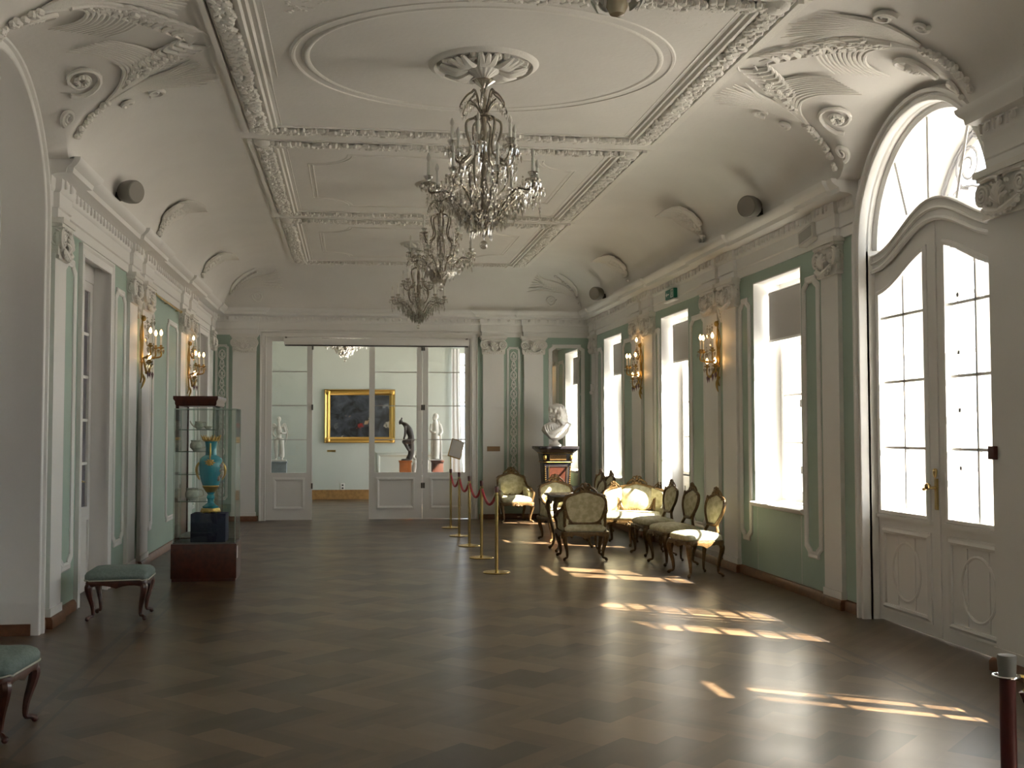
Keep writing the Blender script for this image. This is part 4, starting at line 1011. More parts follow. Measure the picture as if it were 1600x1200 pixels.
def armchair(label, loc, rz, w=.62, d=.58, kind='bergere', group=None, name='armchair', cat='armchair'):
    t = empty(name, label, cat, loc, rz, group); h = .36; hw = w/2
    xs_ = [-(hw-.05), hw-.05]+([0] if w > .9 else [])
    for x in xs_:
        cab_leg(x, -d/2+.05, h-.02, gwood, t, 1.1, ox=(0 if x == 0 else None)); cab_leg(x*.9, d/2-.05, h-.02, gwood, t, 1., ox=(0 if x == 0 else None))
    b = MB(); apron(b, w, d, h, .06, .018, .06, wave=3); crest(b, 0, -d/2-.012, h-.06, .8); b.build('seat_frame', gwood, t)
    b = MB(); cushion(b, w-.05, d-.04, .09, h-.002, .08, .03, .05, -.01); b.build('seat_cushion', damask, t)
    bw = hw*.84 if w < .9 else .27; zt = .86
    O = outline(bw, .46, zt, bw*.62, .20, d/2-.10, .40)
    b = MB(); b.tube(O, .021, 8, loop=True); crest(b, 0, d/2-.10+(zt-.4)*.2, zt, 1.5)
    for sx in (-1, 1):
        crest(b, sx*bw*.86, d/2-.10+(.78-.4)*.2, .78, .6)
        b.tube(crom([(sx*(hw-.07), d/2-.07, h-.02), (sx*(bw*.95), d/2-.08, .48), (sx*bw*.98, d/2-.05, .62)], 4), [.026, .022], 8)
    b.tube([(-bw*.9, d/2-.09, .45), (bw*.9, d/2-.09, .45)], .024, 6)
    for _ in range(12): b.ball((random.uniform(-.1, .1), d/2-.125, random.uniform(.455, .49)), .014, 6, 4)
    b.build('back_frame', gwood, t)
    b = MB(); fill(b, [(x*.93, y, .66+(z-.66)*.93) for x, y, z in O], .045); b.build('backrest', damask, t)
    for sx in (-1, 1):
        zw = .80 if w > .9 else .70
        A = crom([(sx*(bw+.005), d/2-.06, zw), (sx*(hw-.03), d/2-.12, zw-.06), (sx*(hw-.005), .02, .60), (sx*(hw+.0), -d/2+.20, .56), (sx*(hw-.005), -d/2+.12, .545)], 5)
        b = MB(); b.tube(A, [.020, .02, .022, .024], 8)
        b.tube(crom([A[-1], (sx*(hw+.015), -d/2+.075, .52), (sx*(hw-.01), -d/2+.06, .44), (sx*(hw-.04), -d/2+.06, h-.03)], 4), [.026, .024, .020, .024], 8); b.ball(tuple(A[-1]), (.03, .035, .028), 8, 6)
        b.build('arm', gwood, t)
        b = MB(); n = len(A); P0 = [(p.x-sx*.012, p.y, p.z-.012) for p in A]; P1 = [(p.x*.97-sx*.0, p.y, h+.02) for p in A]
        Q0 = [(x-sx*.045, y, z+.006) for x, y, z in P0]; Q1 = [(x-sx*.04, y, z) for x, y, z in P1]
        M0 = [(x-sx*.055, y, (z+h)/2+.05) for x, y, z in P0]
        b.loft([[P0[i], P1[i], Q1[i], M0[i], Q0[i]] for i in range(n)]); b.build('side_panel', damask, t)
        if w > .9:
            b = MB(); b.tube(crom([(sx*.27, d/2-.09, .46), (sx*.28, d/2-.05, .7), (sx*.31, d/2-.03, .82), (sx*.40, d/2-.05, .78), (sx*(hw-.04), d/2-.1, .68)], 4), .02, 8); crest(b, sx*.34, d/2-.03, .82, .9); b.build('wing_frame', gwood, t)
            b = MB(); S = [(sx*.27, .44), (sx*.28, .68), (sx*.31, .80), (sx*.38, .77), (sx*(hw-.03), .66), (sx*(hw-.03), .44)]
            b.prism(S, lambda x, z: (x, d/2-.12+(z-.4)*.15, z), lambda x, z: (x, d/2-.07+(z-.4)*.15, z)); b.build('wing_panel', damask, t, bev=.015)
    return t
armchair('cream damask armchair in the corner left of the black pedestal', (2.87, 19.28, 0), R(4), .60, .56)
armchair('cream damask armchair facing the camera behind the small table', (3.08, 15.9, 0), R(10), .62, .60)
armchair('cream damask armchair seen from behind in front of the small table', (2.90, 13.62, 0), R(176), .62, .58)
armchair('wide gilded settee with cream damask back and wings by the glazed door', (3.98, 15.2, 0), R(-24), .93, .64, name='settee', cat='sofa')
armchair('cream armchair half hidden behind the settee at the right wall', (3.62, 16.75, 0), R(-90), .60, .58)
G = 'side chairs along the window wall'
side_chair('side chair nearest the camera with its seat in bright sunlight', (3.83, 11.90, 0), R(-80), G)
side_chair('shaded side chair directly behind the sunlit one', (3.88, 12.95, 0), R(-82), G)
side_chair('shaded side chair next to the settee, third from the camera', (3.92, 13.95, 0), R(-83), G)
side_chair('slim side chair below the far corner window, the nearer of two', (3.92, 17.35, 0), R(-84), G)
side_chair('slim side chair below the far corner window, the farther of two', (3.92, 18.1, 0), R(-84), G)
# table
t = empty('tea_table', 'small carved wooden table with grey marble top between the armchairs', 'table', (3.0, 14.60, 0))
for sx in (-1, 1):
    for sy in (-1, 1):
        b = MB(); P = crom([(0, 0, .70), (.045*sx, .045*sy, .62), (.035*sx, .035*sy, .48), (-.02*sx, -.02*sy, .22), (-.015*sx, -.015*sy, .08), (.02*sx, .02*sy, .025)], 5); b.tube(P, [.036, .034, .026, .02, .016, .02], 8); b.ball((.025*sx, .025*sy, .02), .024, 8, 6); b.build('leg', gwood, t, (sx*.27, sy*.22, 0))
b = MB(); apron(b, .66, .56, .735, .07, .025); crest(b, 0, -.285, .67, 1.); b.build('table_frame', gwood, t)
b = MB(); P = rrect(.74, .64, .09, 6); b.loft([[(x, y, .735) for x, y in P], [(x*1.02, y*1.02, .745) for x, y in P], [(x*1.02, y*1.02, .758) for x, y in P], [(x, y, .765) for x, y in P]]); b.build('table_top', mat('grey_marble', (.30, .29, .28), .12, var=.3, vscale=9), t)
# stools
def stool(label, loc, rz):
    t = empty('upholstered_stool', label, 'stool', loc, rz, None); w, d, h = .50, .46, .33
    for sx in (-1, 1):
        for sy in (-1, 1): cab_leg(sx*(w/2-.045), sy*(d/2-.045), h-.0, redwood, t, 1.)
    b = MB(); apron(b, w, d, h+.01, .05, .012); b.build('seat_frame', redwood, t)
    b = MB(); cushion(b, w+.03, d+.03, .085, h+.008, .07, .02); b.build('seat', bluefab, t)
    b = MB(); P = rrect(w+.03, d+.03, .07, 5); b.tube([(x, y, h+.014+.004*sin(i*2.2)) for i, (x, y) in enumerate(P)], .006, 5, loop=True); b.build('braid', mat('pale_braid', (.5, .5, .43), .8), t)
stool('low blue green stool beside the display case', (-1.995, 9.80, 0), R(2))
stool('low blue green stool cut by the left edge of the picture', (-1.985, 6.13, 0), R(-4))
# ------------------------------------------------------------------ chandeliers
def pol(r, a, z): return (r*cos(a), r*sin(a), z)
rc = random.Random(11)
def drop(b, p, s=1.):
    s *= 1.35; b.octa((p[0], p[1], p[2]-.022*s), .008*s, .026*s, .014*s); b.octa((p[0], p[1], p[2]), .005*s, .006*s)
def make_chandelier(label, loc):
    t = empty('chandelier', label, 'chandelier', loc, 0, None)
    b = MB(); b.tube([(0, 0, 0), (0, 0, -1.28)], .006, 6); b.lathe([(.001, -.20), (.03, -.22), (.02, -.26), (.028, -.30), (.014, -.36), (.03, -.42), (.02, -.5), (.03, -.58), (.018, -.7), (.04, -.78), (.02, -.9), (.035, -1.0), (.02, -1.1), (.045, -1.24), (.001, -1.27)], 10); b.build('stem', ringm, t)
    b = MB(); b.lathe([(.012, -.22), (.03, -.19), (.05, -.165), (.085, -.15), (.07, -.16), (.04, -.185), (.012, -.21)], 24, ribs=8, rib=.12); b.build('glass_bowl', crystal, t)
    D = MB()
    for k in range(6):
        a = k*pi/3+.3
        b = MB(); b.tube(crom([pol(.02, a, -.42), pol(.05, a, -.30), pol(.075, a, -.23), pol(.10, a, -.25), pol(.14, a, -.28), pol(.185, a, -.34), pol(.20, a, -.38), pol(.18, a, -.39)], 4), [.008, .010, .007, .004], 6); b.tube(crom([pol(.03, a, -.40), pol(.07, a, -.34), pol(.12, a, -.31)], 3), .007, 5); b.build('crown_arm', ringm, t)
        for i in range(8): q = i/7; drop(D, pol(.06+.14*q, a+.05*sin(i*3), -.27-.10*q), 1.)
    b = MB(); b.lathe([(.03, -.455), (.075, -.45), (.085, -.44), (.075, -.43), (.03, -.425)], 20); b.build('collar', ringm, t); b = MB(); b.lathe([(.02, -1.30), (.05, -1.285), (.06, -1.265), (.04, -1.245), (.02, -1.24)], 20); b.build('hub', ringm, t)
    for k in range(6):
        a = k*pi/3; b = MB(); b.tube(crom([pol(.06, a, -.44), pol(.13, a, -.47), pol(.135, a, -.55), pol(.105, a, -.66), pol(.12, a, -.74), pol(.17, a, -.78), pol(.19, a, -.88), pol(.16, a, -.99), pol(.10, a, -1.05)], 4), [.009, .012, .010, .009, .007], 6); b.build('cage_bar', ringm, t)
        for i in range(7): drop(D, pol(.14+.02*sin(i), a+.1*sin(i*2), -.5-.07*i), .8)
    cups = []
    def tier(n, r, zc, off, pts):
        for k in range(n):
            a = 2*pi*k/n+off; b = MB(); b.tube(crom([pol(q, a, z) for q, z in pts], 4), [.009, .011, .009, .008], 6); arm = b.build('arm', ringm, t)
            c = pol(r, a, 0)
            b = MB(); b.lathe([(.012, zc-.045), (.055, zc-.03), (.062, zc-.02), (.02, zc-.015), (.022, zc), (.036, zc+.03), (.040, zc+.035), (.015, zc+.0)], 14, c, ribs=7, rib=.05); b.build('drip_pan', crystal, t)
            b = MB(); b.tube([(c[0], c[1], zc), (c[0], c[1], zc+.145)], .0125, 10); cd = b.build('candle', candle, t)
            b = MB(); b.lathe([(.004, 0), (.012, .012), (.016, .028), (.012, .048), (.004, .066), (.001, .07)], 10, (c[0], c[1], zc+.145)); b.build('bulb', offbulb, cd)
            for i in range(9): q = a+2*pi*i/9; drop(D, (c[0]+.058*cos(q), c[1]+.058*sin(q), zc-.028), .95)
            for i in range(4): drop(D, (c[0]+rc.uniform(-.02, .02), c[1]+rc.uniform(-.02, .02), zc-.07-.035*i), 1.1)
            cups.append((c[0], c[1], zc-.03))
    tier(6, .26, -.68, .25, [(.10, -.74), (.16, -.80), (.22, -.80), (.26, -.73), (.26, -.70)])
    tier(8, .435, -.955, .12, [(.04, -1.27), (.13, -1.20), (.22, -1.09), (.30, -1.03), (.38, -1.045), (.43, -1.04), (.435, -.98)])
    L = cups[6:]
    for i, p in enumerate(L):                       # garlands between the arms and to the middle
        q = L[(i+1) % 8]; P, Q = V(p), V(q)
        for j in range(1, 10): u = j/10; c = P.lerp(Q, u); c.z -= .10*4*u*(1-u); D.octa(tuple(c), .006, .008)
        Q = V((p[0]*.35, p[1]*.35, -.80))
        for j in range(1, 12): u = j/12; c = P.lerp(Q, u); c.z -= .09*4*u*(1-u); D.octa(tuple(c), .006, .008)
        for j in range(1, 8): u = j/8; c = V((p[0]*(1-u*.85), p[1]*(1-u*.85), -1.02-.20*u-.03)); drop(D, tuple(c+V((rc.uniform(-.02, .02), rc.uniform(-.02, .02), 0))), 1.2)
    for k in range(16): a = k*pi/8; drop(D, pol(.06, a, -1.29), 1.2); drop(D, pol(.12+.03*(k % 2), a, -1.19), 1.2); drop(D, pol(.17, a, -.80-.02*(k % 3)), 1.3); drop(D, pol(.10, a, -.98), 1.3)
    for _ in range(320): r = rc.uniform(.06, .42); drop(D, pol(r, rc.uniform(0, 2*pi), -1.30+.9*r+rc.uniform(-.1, .03)), 1.25)
    o = D.build('crystal_drops', crystal, t, smooth=False); o['kind'] = 'stuff'
    b = MB(); b.tube([(0, 0, -1.28), (0, 0, -1.40)], .004, 5); b.ball((0, 0, -1.435), .034, 12, 8); b.octa((0, 0, -1.37), .014, .02); b.build('finial', crystal, t)
    return t
ch = make_chandelier('large crystal chandelier nearest the camera, under the big plaster rosette', (CHX, CHY[0], CZ))
dup(ch, (CHX, CHY[1], CZ), .2, 'middle crystal chandelier of the three in the row', scale=.86)
dup(ch, (CHX-.02, CHY[2], CZ), .5, 'farthest crystal chandelier of the row, lowest in the picture', scale=.90)
dup(ch, (-.17, 23.5, 4.6), .1, 'crystal chandelier in the gallery beyond the end doors', scale=1.02)
t = empty('pendant_lamp', 'glass petal lamp with amber bowl cut by the top edge', 'lamp', (1.07, 4.3, 3.30))
b = MB(); b.lathe([(.001, 0), (.03, .012), (.045, .045), (.04, .09), (.02, .11)], 20); b.build('lamp_bowl', mat('amber_glass', (.50, .43, .30), .1), t)
for k in range(10):
    a = k*.628; b = MB(); b.tube(crom([pol(.03, a, .16), pol(.085, a, .14), pol(.105, a, .08), pol(.085, a, .03+.02*(k % 2))], 4), [.012, .03, .026, .006], 7, .25, fn=pol(1, a, 0)); b.build('petal', frosted, t)
b = MB(); b.tube([(0, 0, .1), (0, 0, 1.165)], .008, 8); b.lathe([(.02, .10), (.06, .15), (.03, .2), (.05, .3), (.02, .4)], 16); b.build('rod', ringm, t)

# ------------------------------------------------------------------ wall lights
def make_sconce(label, loc, rz, top, lit=(1, 1, 1, 1, 1)):
    t = empty('wall_light', label, 'wall light', loc, rz, None); Dm = MB()
    b = MB(); b.tube(crom([(0, .02, -.45), (.01, .04, -.36), (-.01, .03, -.2), (0, .04, 0), (0, .04, .2), (0, .03, .34)], 4), [.006, .012, .009, .014, .010, .007], 8)
    for s in (-1, 1):
        b.tube(crom([(0, .03, -.2), (s*.05, .03, -.14), (s*.03, .03, -.02), (s*.07, .03, .08), (s*.04, .03, .18), (0, .03, .24)], 4), [.007, .010, .008, .005], 6); b.tube([(s*(.045+.02*cos(q)), .035, -.22+.02*sin(q)) for q in [k*.6 for k in range(10)]], [.008, .004], 5)
    b.tube(crom([(-.02, .03, -.34), (-.03, .06, -.40), (0, .05, -.47), (.01, .03, -.52)], 4), [.014, .016, .004], 6); b.ball((0, .05, .30), (.03, .03, .035), 8, 6)
    b.build('backplate', dbrass, t)
    C = [(-.17, .16, -.02), (0, .25, -.03), (.17, .16, -.02), (-.08, .10, -.20), (.09, .14, -.20)]
    if top: C.append((0, .10, .22))
    for i, (x, y, z) in enumerate(C):
        low = 3 <= i < 5; root = V((0, .05, -.16)) if i < 5 else V((0, .05, .15))
        b = MB(); m = V((x*.55, y*.6+.02, z-.13)); b.tube(crom([tuple(root), tuple(m), (x*.95, y, z-.11), (x, y, z-.03)], 5), [.010, .012, .010, .009], 6); b.lathe([(.010, -.03), (.032, -.012), (.036, -.004), (.014, 0), (.018, .02), (.012, .02)], 12, (x, y, z)); b.ball(tuple(m), .018, 6, 5)
        arm = b.build('arm', dbrass, t)
        h = .13 if not low else .02
        b = MB(); b.tube([(x, y, z), (x, y, z+h)], .011, 8); cd = b.build('candle', candle, t)
        b = MB(); b.lathe([(.004, 0), (.013, .012), (.018, .028), (.013, .048), (.004, .066), (.001, .07)], 10, (x, y, z+h)); b.build('bulb', bulbm, cd)
        for k in range(5): a = k*1.257; drop(Dm, (x+.034*cos(a), y+.034*sin(a), z-.012), 1.2)
    for i in range(16): drop(Dm, (random.uniform(-.12, .12), random.uniform(.06, .18), random.uniform(-.05, .3)), 1.3)
    Dm.build('crystal_drops', crystal, t, smooth=False)['kind'] = 'stuff'
    for x, y, z in ((-.05, .12, -.30), (.02, .16, -.32), (.08, .12, -.31), (-.10, .10, -.28)):
        b = MB(); b.octa((x, y, z-.03), .014, .07, .03); b.build('pendant', mat('amethyst_pendant', (.16, .10, .12), .1), t, smooth=False)
    return t
make_sconce('lit brass wall light on the window side, nearer the camera', (XR-.03, 12.63, 2.60), pi/2, False)
make_sconce('lit brass wall light on the window side, nearer the end wall', (XR-.03, 16.15, 2.62), pi/2, True)
make_sconce('lit brass wall light on the left wall, nearer the camera', (XL+.03, 12.96, 2.62), -pi/2, False)
make_sconce('lit brass wall light on the left wall, above the display cabinet', (XL+.03, 16.6, 2.62), -pi/2, True)
# plaster drops above each wall light
b = MB()
for X, s, y in ((XR, -1, 12.63), (XR, -1, 16.15), (XL, 1, 12.96), (XL, 1, 16.6)):
    for i in range(40): z = 2.95+random.random()*.35; b.ball((X+s*.02, y+random.uniform(-.05, .05)*(1+(z-2.95)*1.5), z), (.015, random.uniform(.014, .028), random.uniform(.015, .03)), 6, 4)
    for q in (-1, 1): b.tube(crom([(X+s*.02, y, 2.92), (X+s*.03, y+q*.07, 3.05), (X+s*.03, y+q*.04, 3.18), (X+s*.03, y+q*.1, 3.28)], 4), [.01, .018, .01], 6)
struct(b.build(trimname(), relief))
# gilt picture rail
t = empty('picture_rail', 'thin shiny gilt rail high on the green left wall', 'picture rail', (XL+.06, 14.6, 3.31))
b = MB(); b.tube([(0, -.82, 0), (0, 1.22, 0)], .013, 10); b.ball((0, -.82, 0), .022); b.ball((0, 1.22, 0), .022); b.build('rod', brass, t)
for y in (-.7, .2, 1.1): b = MB(); b.tube([(0, y, 0), (-.06, y, 0)], .008, 6); b.build('bracket', brass, t)

# ------------------------------------------------------------------ display cases
CX0, CX1, CY0, CY1 = -1.925, -1.235, 11.98, 12.50
t = empty('display_case', 'glass display case on a mahogany base holding the turquoise vase', 'display case', ((CX0+CX1)/2, (CY0+CY1)/2, 0))
w, d = (CX1-CX0)/2, (CY1-CY0)/2
b = MB(); b.box(-w, w, -d, d, .03, .40); b.box(-w+.01, w-.01, -d+.01, d-.01, 0, .03); b.build('base', redwood, t, bev=.004)
b = MB(); b.box(-w+.02, w-.02, -d+.02, d-.02, .40, .412); b.build('felt_floor', mat('grey_felt', (.10, .10, .105), .9), t)
g = .008; gw, gd = w-.02, d-.02
for nm_, bx in (('front', (-gw, gw, -gd, -gd+g)), ('back', (-gw, gw, gd-g, gd)), ('l', (-gw, -gw+g, -gd+g, gd-g)), ('r', (gw-g, gw, -gd+g, gd-g))):
    b = MB(); b.box(*bx, .412, 1.84); b.build('glass_panel', caseg, t)
b = MB(); b.box(-gw, gw, -gd, gd, 1.84, 1.85); b.build('glass_top', caseg, t)
edge = mat('glass_edge', (.42, .52, .46), .15); b = MB()
for x in (-gw, gw):
    for y in (-gd, gd): b.box(x-.003, x+.003, y-.003, y+.003, .412, 1.85)
for y in (-gd, gd): b.box(-gw, gw, y-.003, y+.003, 1.845, 1.853)
for x in (-gw, gw): b.box(x-.003, x+.003, -gd, gd, 1.845, 1.853)
b.build('glass_edges', edge, t)
b = MB(); b.box(w, w+.002, -.22, -.14, .24, .37); b.build('card', white, t)
VX, VY = -1.54, 12.20
b = MB(); b.box(-.185, .185, -.16, .16, 0, .305); tag(b.build('display_plinth', navy, None, (VX-.005, VY, .412), bev=.004), 'dark navy cloth covered plinth under the turquoise vase', 'plinth')
t = empty('porcelain_vase', 'tall turquoise porcelain vase with gilt mounts in the glass case', 'vase', (VX, VY, .718))
b = MB(); b.lathe([(.001, .055), (.085, .055), (.088, .07), (.06, .09), (.035, .11), (.032, .14), (.045, .165), (.038, .185), (.03, .20), (.05, .23), (.085, .29), (.112, .37), (.125, .47), (.128, .54), (.118, .59), (.09, .615), (.062, .63), (.058, .66), (.06, .72), (.066, .77), (.072, .79), (.001, .79)], 36); b.build('vase_body', blue, t)
b = MB(); b.lathe([(.001, .01), (.10, .01), (.105, .025), (.098, .05), (.07, .06), (.001, .06)], 28, ribs=14, rib=.02)
for k in range(8): a = k*pi/4; b.ball(pol(.095, a, .017), .016, 6, 5)
b.build('gilt_foot', gold, t)
b = MB(); b.lathe([(.05, .225), (.075, .262), (.092, .29), (.088, .30), (.05, .25)], 28); b.build('gilt_band', gold, t)
b = MB()
for k in range(14): a = k*2*pi/14; b.tube([pol(.066, a, .785), pol(.085, a, .80), pol(.10+.012*(k % 2), a, .835+.015*(k % 2))], [.010, .013, .003], 5)
b.lathe([(.068, .78), (.086, .79), (.086, .80), (.068, .80)], 24); b.build('gilt_rim', gold, t)
b = MB(); b.ball((.0, -.118, .55), (.03, .018, .035), 10, 7)
for k in range(9): a = k*.7; b.tube([(0, -.12, .55), (.035*cos(a), -.122, .55+.03*sin(a)), (.058*cos(a), -.11, .55+.045*sin(a))], [.010, .012, .003], 5)
b.tube([(0, -.066, .76), (0, -.062, .70), (0, -.064, .64), (0, -.11, .59)], [.008, .012, .008], 6)
for s in (-1, 1): b.tube(crom([(s*.12, -.03, .55), (s*.15, -.02, .50), (s*.148, 0, .42), (s*.12, 0, .36)], 4), [.012, .016, .006], 6)
b.build('gilt_mount', gold, t)
b = MB()
for k in range(14): a = .9+rc.uniform(-.5, .5); b.ball((.128*cos(a*.6), -.10*sin(a)*.3-.03, .36+.2*rc.random()), (.022, .02, .024), 7, 5)
b.build('flower_relief', mat('flower_enamel', (.45, .28, .30), .3, col2=(.55, .5, .35), vscale=25), t)
# shelf cabinet behind
KX0, KX1, KY0, KY1 = -2.005, -1.56, 12.72, 13.50
t = empty('shelf_cabinet', 'dark mahogany cabinet with glass shelves behind the vase case', 'cabinet', ((KX0+KX1)/2, (KY0+KY1)/2, 0)); w, d = (KX1-KX0)/2, (KY1-KY0)/2
b = MB(); b.box(-w, w, -d, d, 0, .40); b.build('base', redwood, t, bev=.004)
b = MB(); b.sweep([(-w, -d, 1.90), (w, -d, 1.90), (w, d, 1.90), (-w, d, 1.90)], [(0, 0), (-.01, .02), (-.01, .05), (-.028, .075), (-.028, .11), (.05, .11), (.05, 0)], closed=True); b.box(-w, w, -d, d, 1.90, 2.0); b.build('cornice', redwood, t)
b = MB()
b.box(-w, -w+.035, -d, -d+.03, .40, 1.90); b.box(-w, -w+.035, d-.03, d, .40, 1.90); b.box(w-.012, w, d-.012, d, .40, 1.9)
b.box(-w, -w+.02, -d, d, .40, 1.9)
b.build('frame_posts', redwood, t)
for z in (.80, 1.11, 1.37, 1.62): b = MB(); b.box(-w+.03, w-.01, -d+.02, d-.02, z, z+.008); b.build('shelf', caseg, t); 
b = MB()
for z in (.80, 1.11, 1.37, 1.62): b.box(-w+.03, w-.01, -d+.018, -d+.022, z, z+.010)
b.build('shelf_edges', mat('shelf_edge', (.14, .18, .16), .2), t)
b = MB(); b.box(w-.006, w, -d, d, .40, 1.9); b.build('glass_panel', caseg, t)
def jug(label, x, y, z, s, name='porcelain_cup', spout=True):
    t = empty(name, label, 'porcelain', (x, y, z)); b = MB(); b.lathe([(.001, 0), (.025*s, 0), (.028*s, .008*s), (.05*s, .03*s), (.052*s, .055*s), (.04*s, .08*s), (.046*s, .095*s), (.042*s, .095*s), (.001, .07*s)], 20); b.build('bowl', china, t)
    b = MB(); b.tube(crom([(.045*s, 0, .03*s), (.085*s, 0, .04*s), (.08*s, 0, .08*s), (.045*s, 0, .085*s)], 4), .006*s, 6); b.build('handle', china, t)
    if spout: b = MB(); b.tube(crom([(-.045*s, 0, .03*s), (-.08*s, 0, .06*s), (-.10*s, 0, .10*s)], 4), [.012*s, .006*s], 6); b.build('spout', china, t)
    return t
jug('white porcelain teapot on the top shelf of the cabinet', -1.77, 12.9, 1.628, 1.0, 'porcelain_teapot')
b = MB(); b.lathe([(.001, 0), (.02, 0), (.045, .03), (.05, .04), (.001, .02)], 18); tag(b.build('porcelain_bowl', china, None, (-1.66, 12.86, 1.628)), 'small white bowl beside the teapot on the top shelf', 'porcelain')
jug('pale porcelain jug on the middle shelf behind the vase neck', -1.80, 12.9, 1.378, 1.35, 'porcelain_jug', False)
jug('pale porcelain tureen on the bottom shelf behind the vase foot', -1.84, 12.9, .808, 1.5, 'porcelain_tureen', False)

# ------------------------------------------------------------------ rope barrier
def stanchion(label, loc, h=.98, m=brass, red_top=True):
    t = empty('stanchion', label, 'barrier post', loc, 0, None)
    b = MB(); b.lathe([(.001, 0), (.155, 0), (.158, .008), (.15, .016), (.06, .026), (.03, .035), (.001, .035)], 36); b.build('base', m, t)
    b = MB(); b.lathe([(.001, .02), (.0195, .02), (.0195, h-.10), (.024, h-.095), (.024, h-.085), (.019, h-.08), (.019, h-.07)], 20); b.build('pole', m, t)
    b = MB(); b.lathe([(.001, h-.07), (.020, h-.07), (.024, h-.012), (.021, h), (.001, h)], 20); b.build('cap', dred if red_top else grey, t)
    return t
SX = 1.635; SY = [12.35, 13.81, 15.27, 16.73, 18.19]
LB = ['brass rope post nearest the camera in the row of five', 'second nearest brass rope post of the row of five', 'middle brass rope post of the row of five', 'fourth brass rope post, next to the one carrying the sign', 'farthest brass rope post, carrying the tilted sign']
for y, l in zip(SY, LB): stanchion(l, (SX, y, 0))
RL = ['red rope between the two posts nearest the camera', 'red rope second from the camera', 'red rope third from the camera', 'red rope farthest from the camera, ending at the sign post']
for i in range(4):
    y0, y1 = SY[i]+.03, SY[i+1]-.03; t = empty('barrier_rope', RL[i], 'rope', (SX, (y0+y1)/2, .90), 0, None); L = (y1-y0)/2
    b = MB(); P = [(0, L*u, -.17*(1-u*u)**1.0+.0) for u in frange(-1, 1, 24)]; b.tube(P[1:-1], .016, 8); b.build('rope', red, t)
    for s in (-1, 1): b = MB(); b.tube([(0, s*L, 0), (0, s*L*.91, -.03)], [.010, .018], 8); b.build('hook', brass, t)
t = empty('info_sign', 'tilted information board on a stem at the farthest rope post', 'sign', (SX, SY[4], .98))
b = MB(); b.tube([(0, 0, 0), (0, 0, .20), (.02, .02, .24)], .010, 8); b.build('stem', brass, t)
M = Matrix.Translation((.09, .0, .335)) @ Matrix.Rotation(R(18), 4, 'Y') @ Matrix.Rotation(R(-32), 4, 'X')
b = MB(); b.box(-.10, .10, -.006, .006, -.165, .165, M); b.build('board', mat('sign_board', (.50, .48, .45), .5), t)
b = MB()
for x in (-.105, .105): b.box(x-.006, x+.006, -.010, .010, -.17, .17, M)
for z in (-.17, .17): b.box(-.105, .105, -.010, .010, z-.005, z+.005, M)
b.build('sign_frame', dbrass, t)
FP = (1.905, 3.02)
t = empty('stanchion', 'dark red barrier post with grey cap in the right foreground', 'barrier post', (*FP, 0))
b = MB(); b.lathe([(.001, 0), (.17, 0), (.17, .012), (.05, .03), (.001, .03)], 36); b.build('base', dred, t)
b = MB(); b.lathe([(.001, .02), (.0225, .02), (.0225, .89), (.001, .89)], 24); b.build('pole', dred, t)
b = MB(); b.lathe([(.001, .885), (.0235, .885), (.027, .94), (.025, .948), (.001, .950)], 24); b.build('cap', grey, t)
b = MB(); b.tube([(.036*cos(a)-.003, .036*sin(a), .888) for a in [2*pi*i/24 for i in range(24)]], .0035, 6, loop=True); b.build('ring', chrome, t)
t = empty('barrier_rope', 'dark rope hooked to the post in the right foreground', 'rope', (FP[0]+.036, FP[1], .887)); b = MB(); b.tube(crom([(0, 0, 0), (.018, 0, -.005), (.022, .0, -.03), (.016, 0, -.05)], 4), .005, 6); b.build('hook', dbrass, t)
b = MB(); b.tube(crom([(.014, 0, -.045), (.06, -.02, -.14), (.2, -.1, -.25), (.5, -.25, -.33)], 5), .014, 8); b.build('rope', dred, t)
b = MB(); b.box(-.03, .0, -.035, .035, -.045, .045); tag(b.build('rope_socket', dred, None, (4.298-.0, 6.90, 1.46), bev=.004), 'small dark red box on the near pilaster beside the arched door', 'wall fitting')

# ------------------------------------------------------------------ small fittings
def speaker(label, loc, ang):
    t = empty('wall_speaker', label, 'speaker', loc, ang); M = Matrix.Rotation(R(96), 4, 'X')
    b = MB(); b.lathe([(.001, -.02), (.075, -.015), (.10, .02), (.112, .08), (.112, .15), (.104, .165), (.001, .165)], 28); b.v = [tuple(M @ V(p)) for p in b.v]; b.build('housing', grey, t)
    b = MB(); b.lathe([(.001, .166), (.098, .166), (.095, .172), (.001, .174)], 28); b.v = [tuple(M @ V(p)) for p in b.v]; b.build('grille', mat('speaker_grille', (.30, .28, .25), .7), t)
    b = MB(); b.tube([(0, .0, 0), (0, .08, -.02)], .018, 8); b.box(-.04, .04, .06, .14, -.075, -.0); b.build('bracket', dgrey, t)
speaker('round grey wall speaker on the left cornice', (XL+.29, 10.75, 3.92), R(55))
speaker('round grey wall speaker on the right cornice above the nearest window', (XR-.31, 10.75, 3.92), R(-50))
speaker('round grey wall speaker on the right cornice near the far corner', (XR-.31, 17.8, 3.92), R(-50))
t = empty('exit_sign', 'small green emergency exit sign above the far windows', 'sign', (XR-.055, 14.55, 3.50), pi/2)
b = MB(); b.box(-.20, .20, -.02, .03, -.065, .065); b.build('panel', mat('exit_green', (.02, .20, .15), .4), t)
b = MB(); y = .031
for bx in ((-.17, -.05, -.055, -.045), (-.17, -.16, -.055, .055), (-.17, -.05, .045, .055), (-.06, -.05, -.055, .055)): b.box(bx[0], bx[1], y, y+.002, bx[2], bx[3])
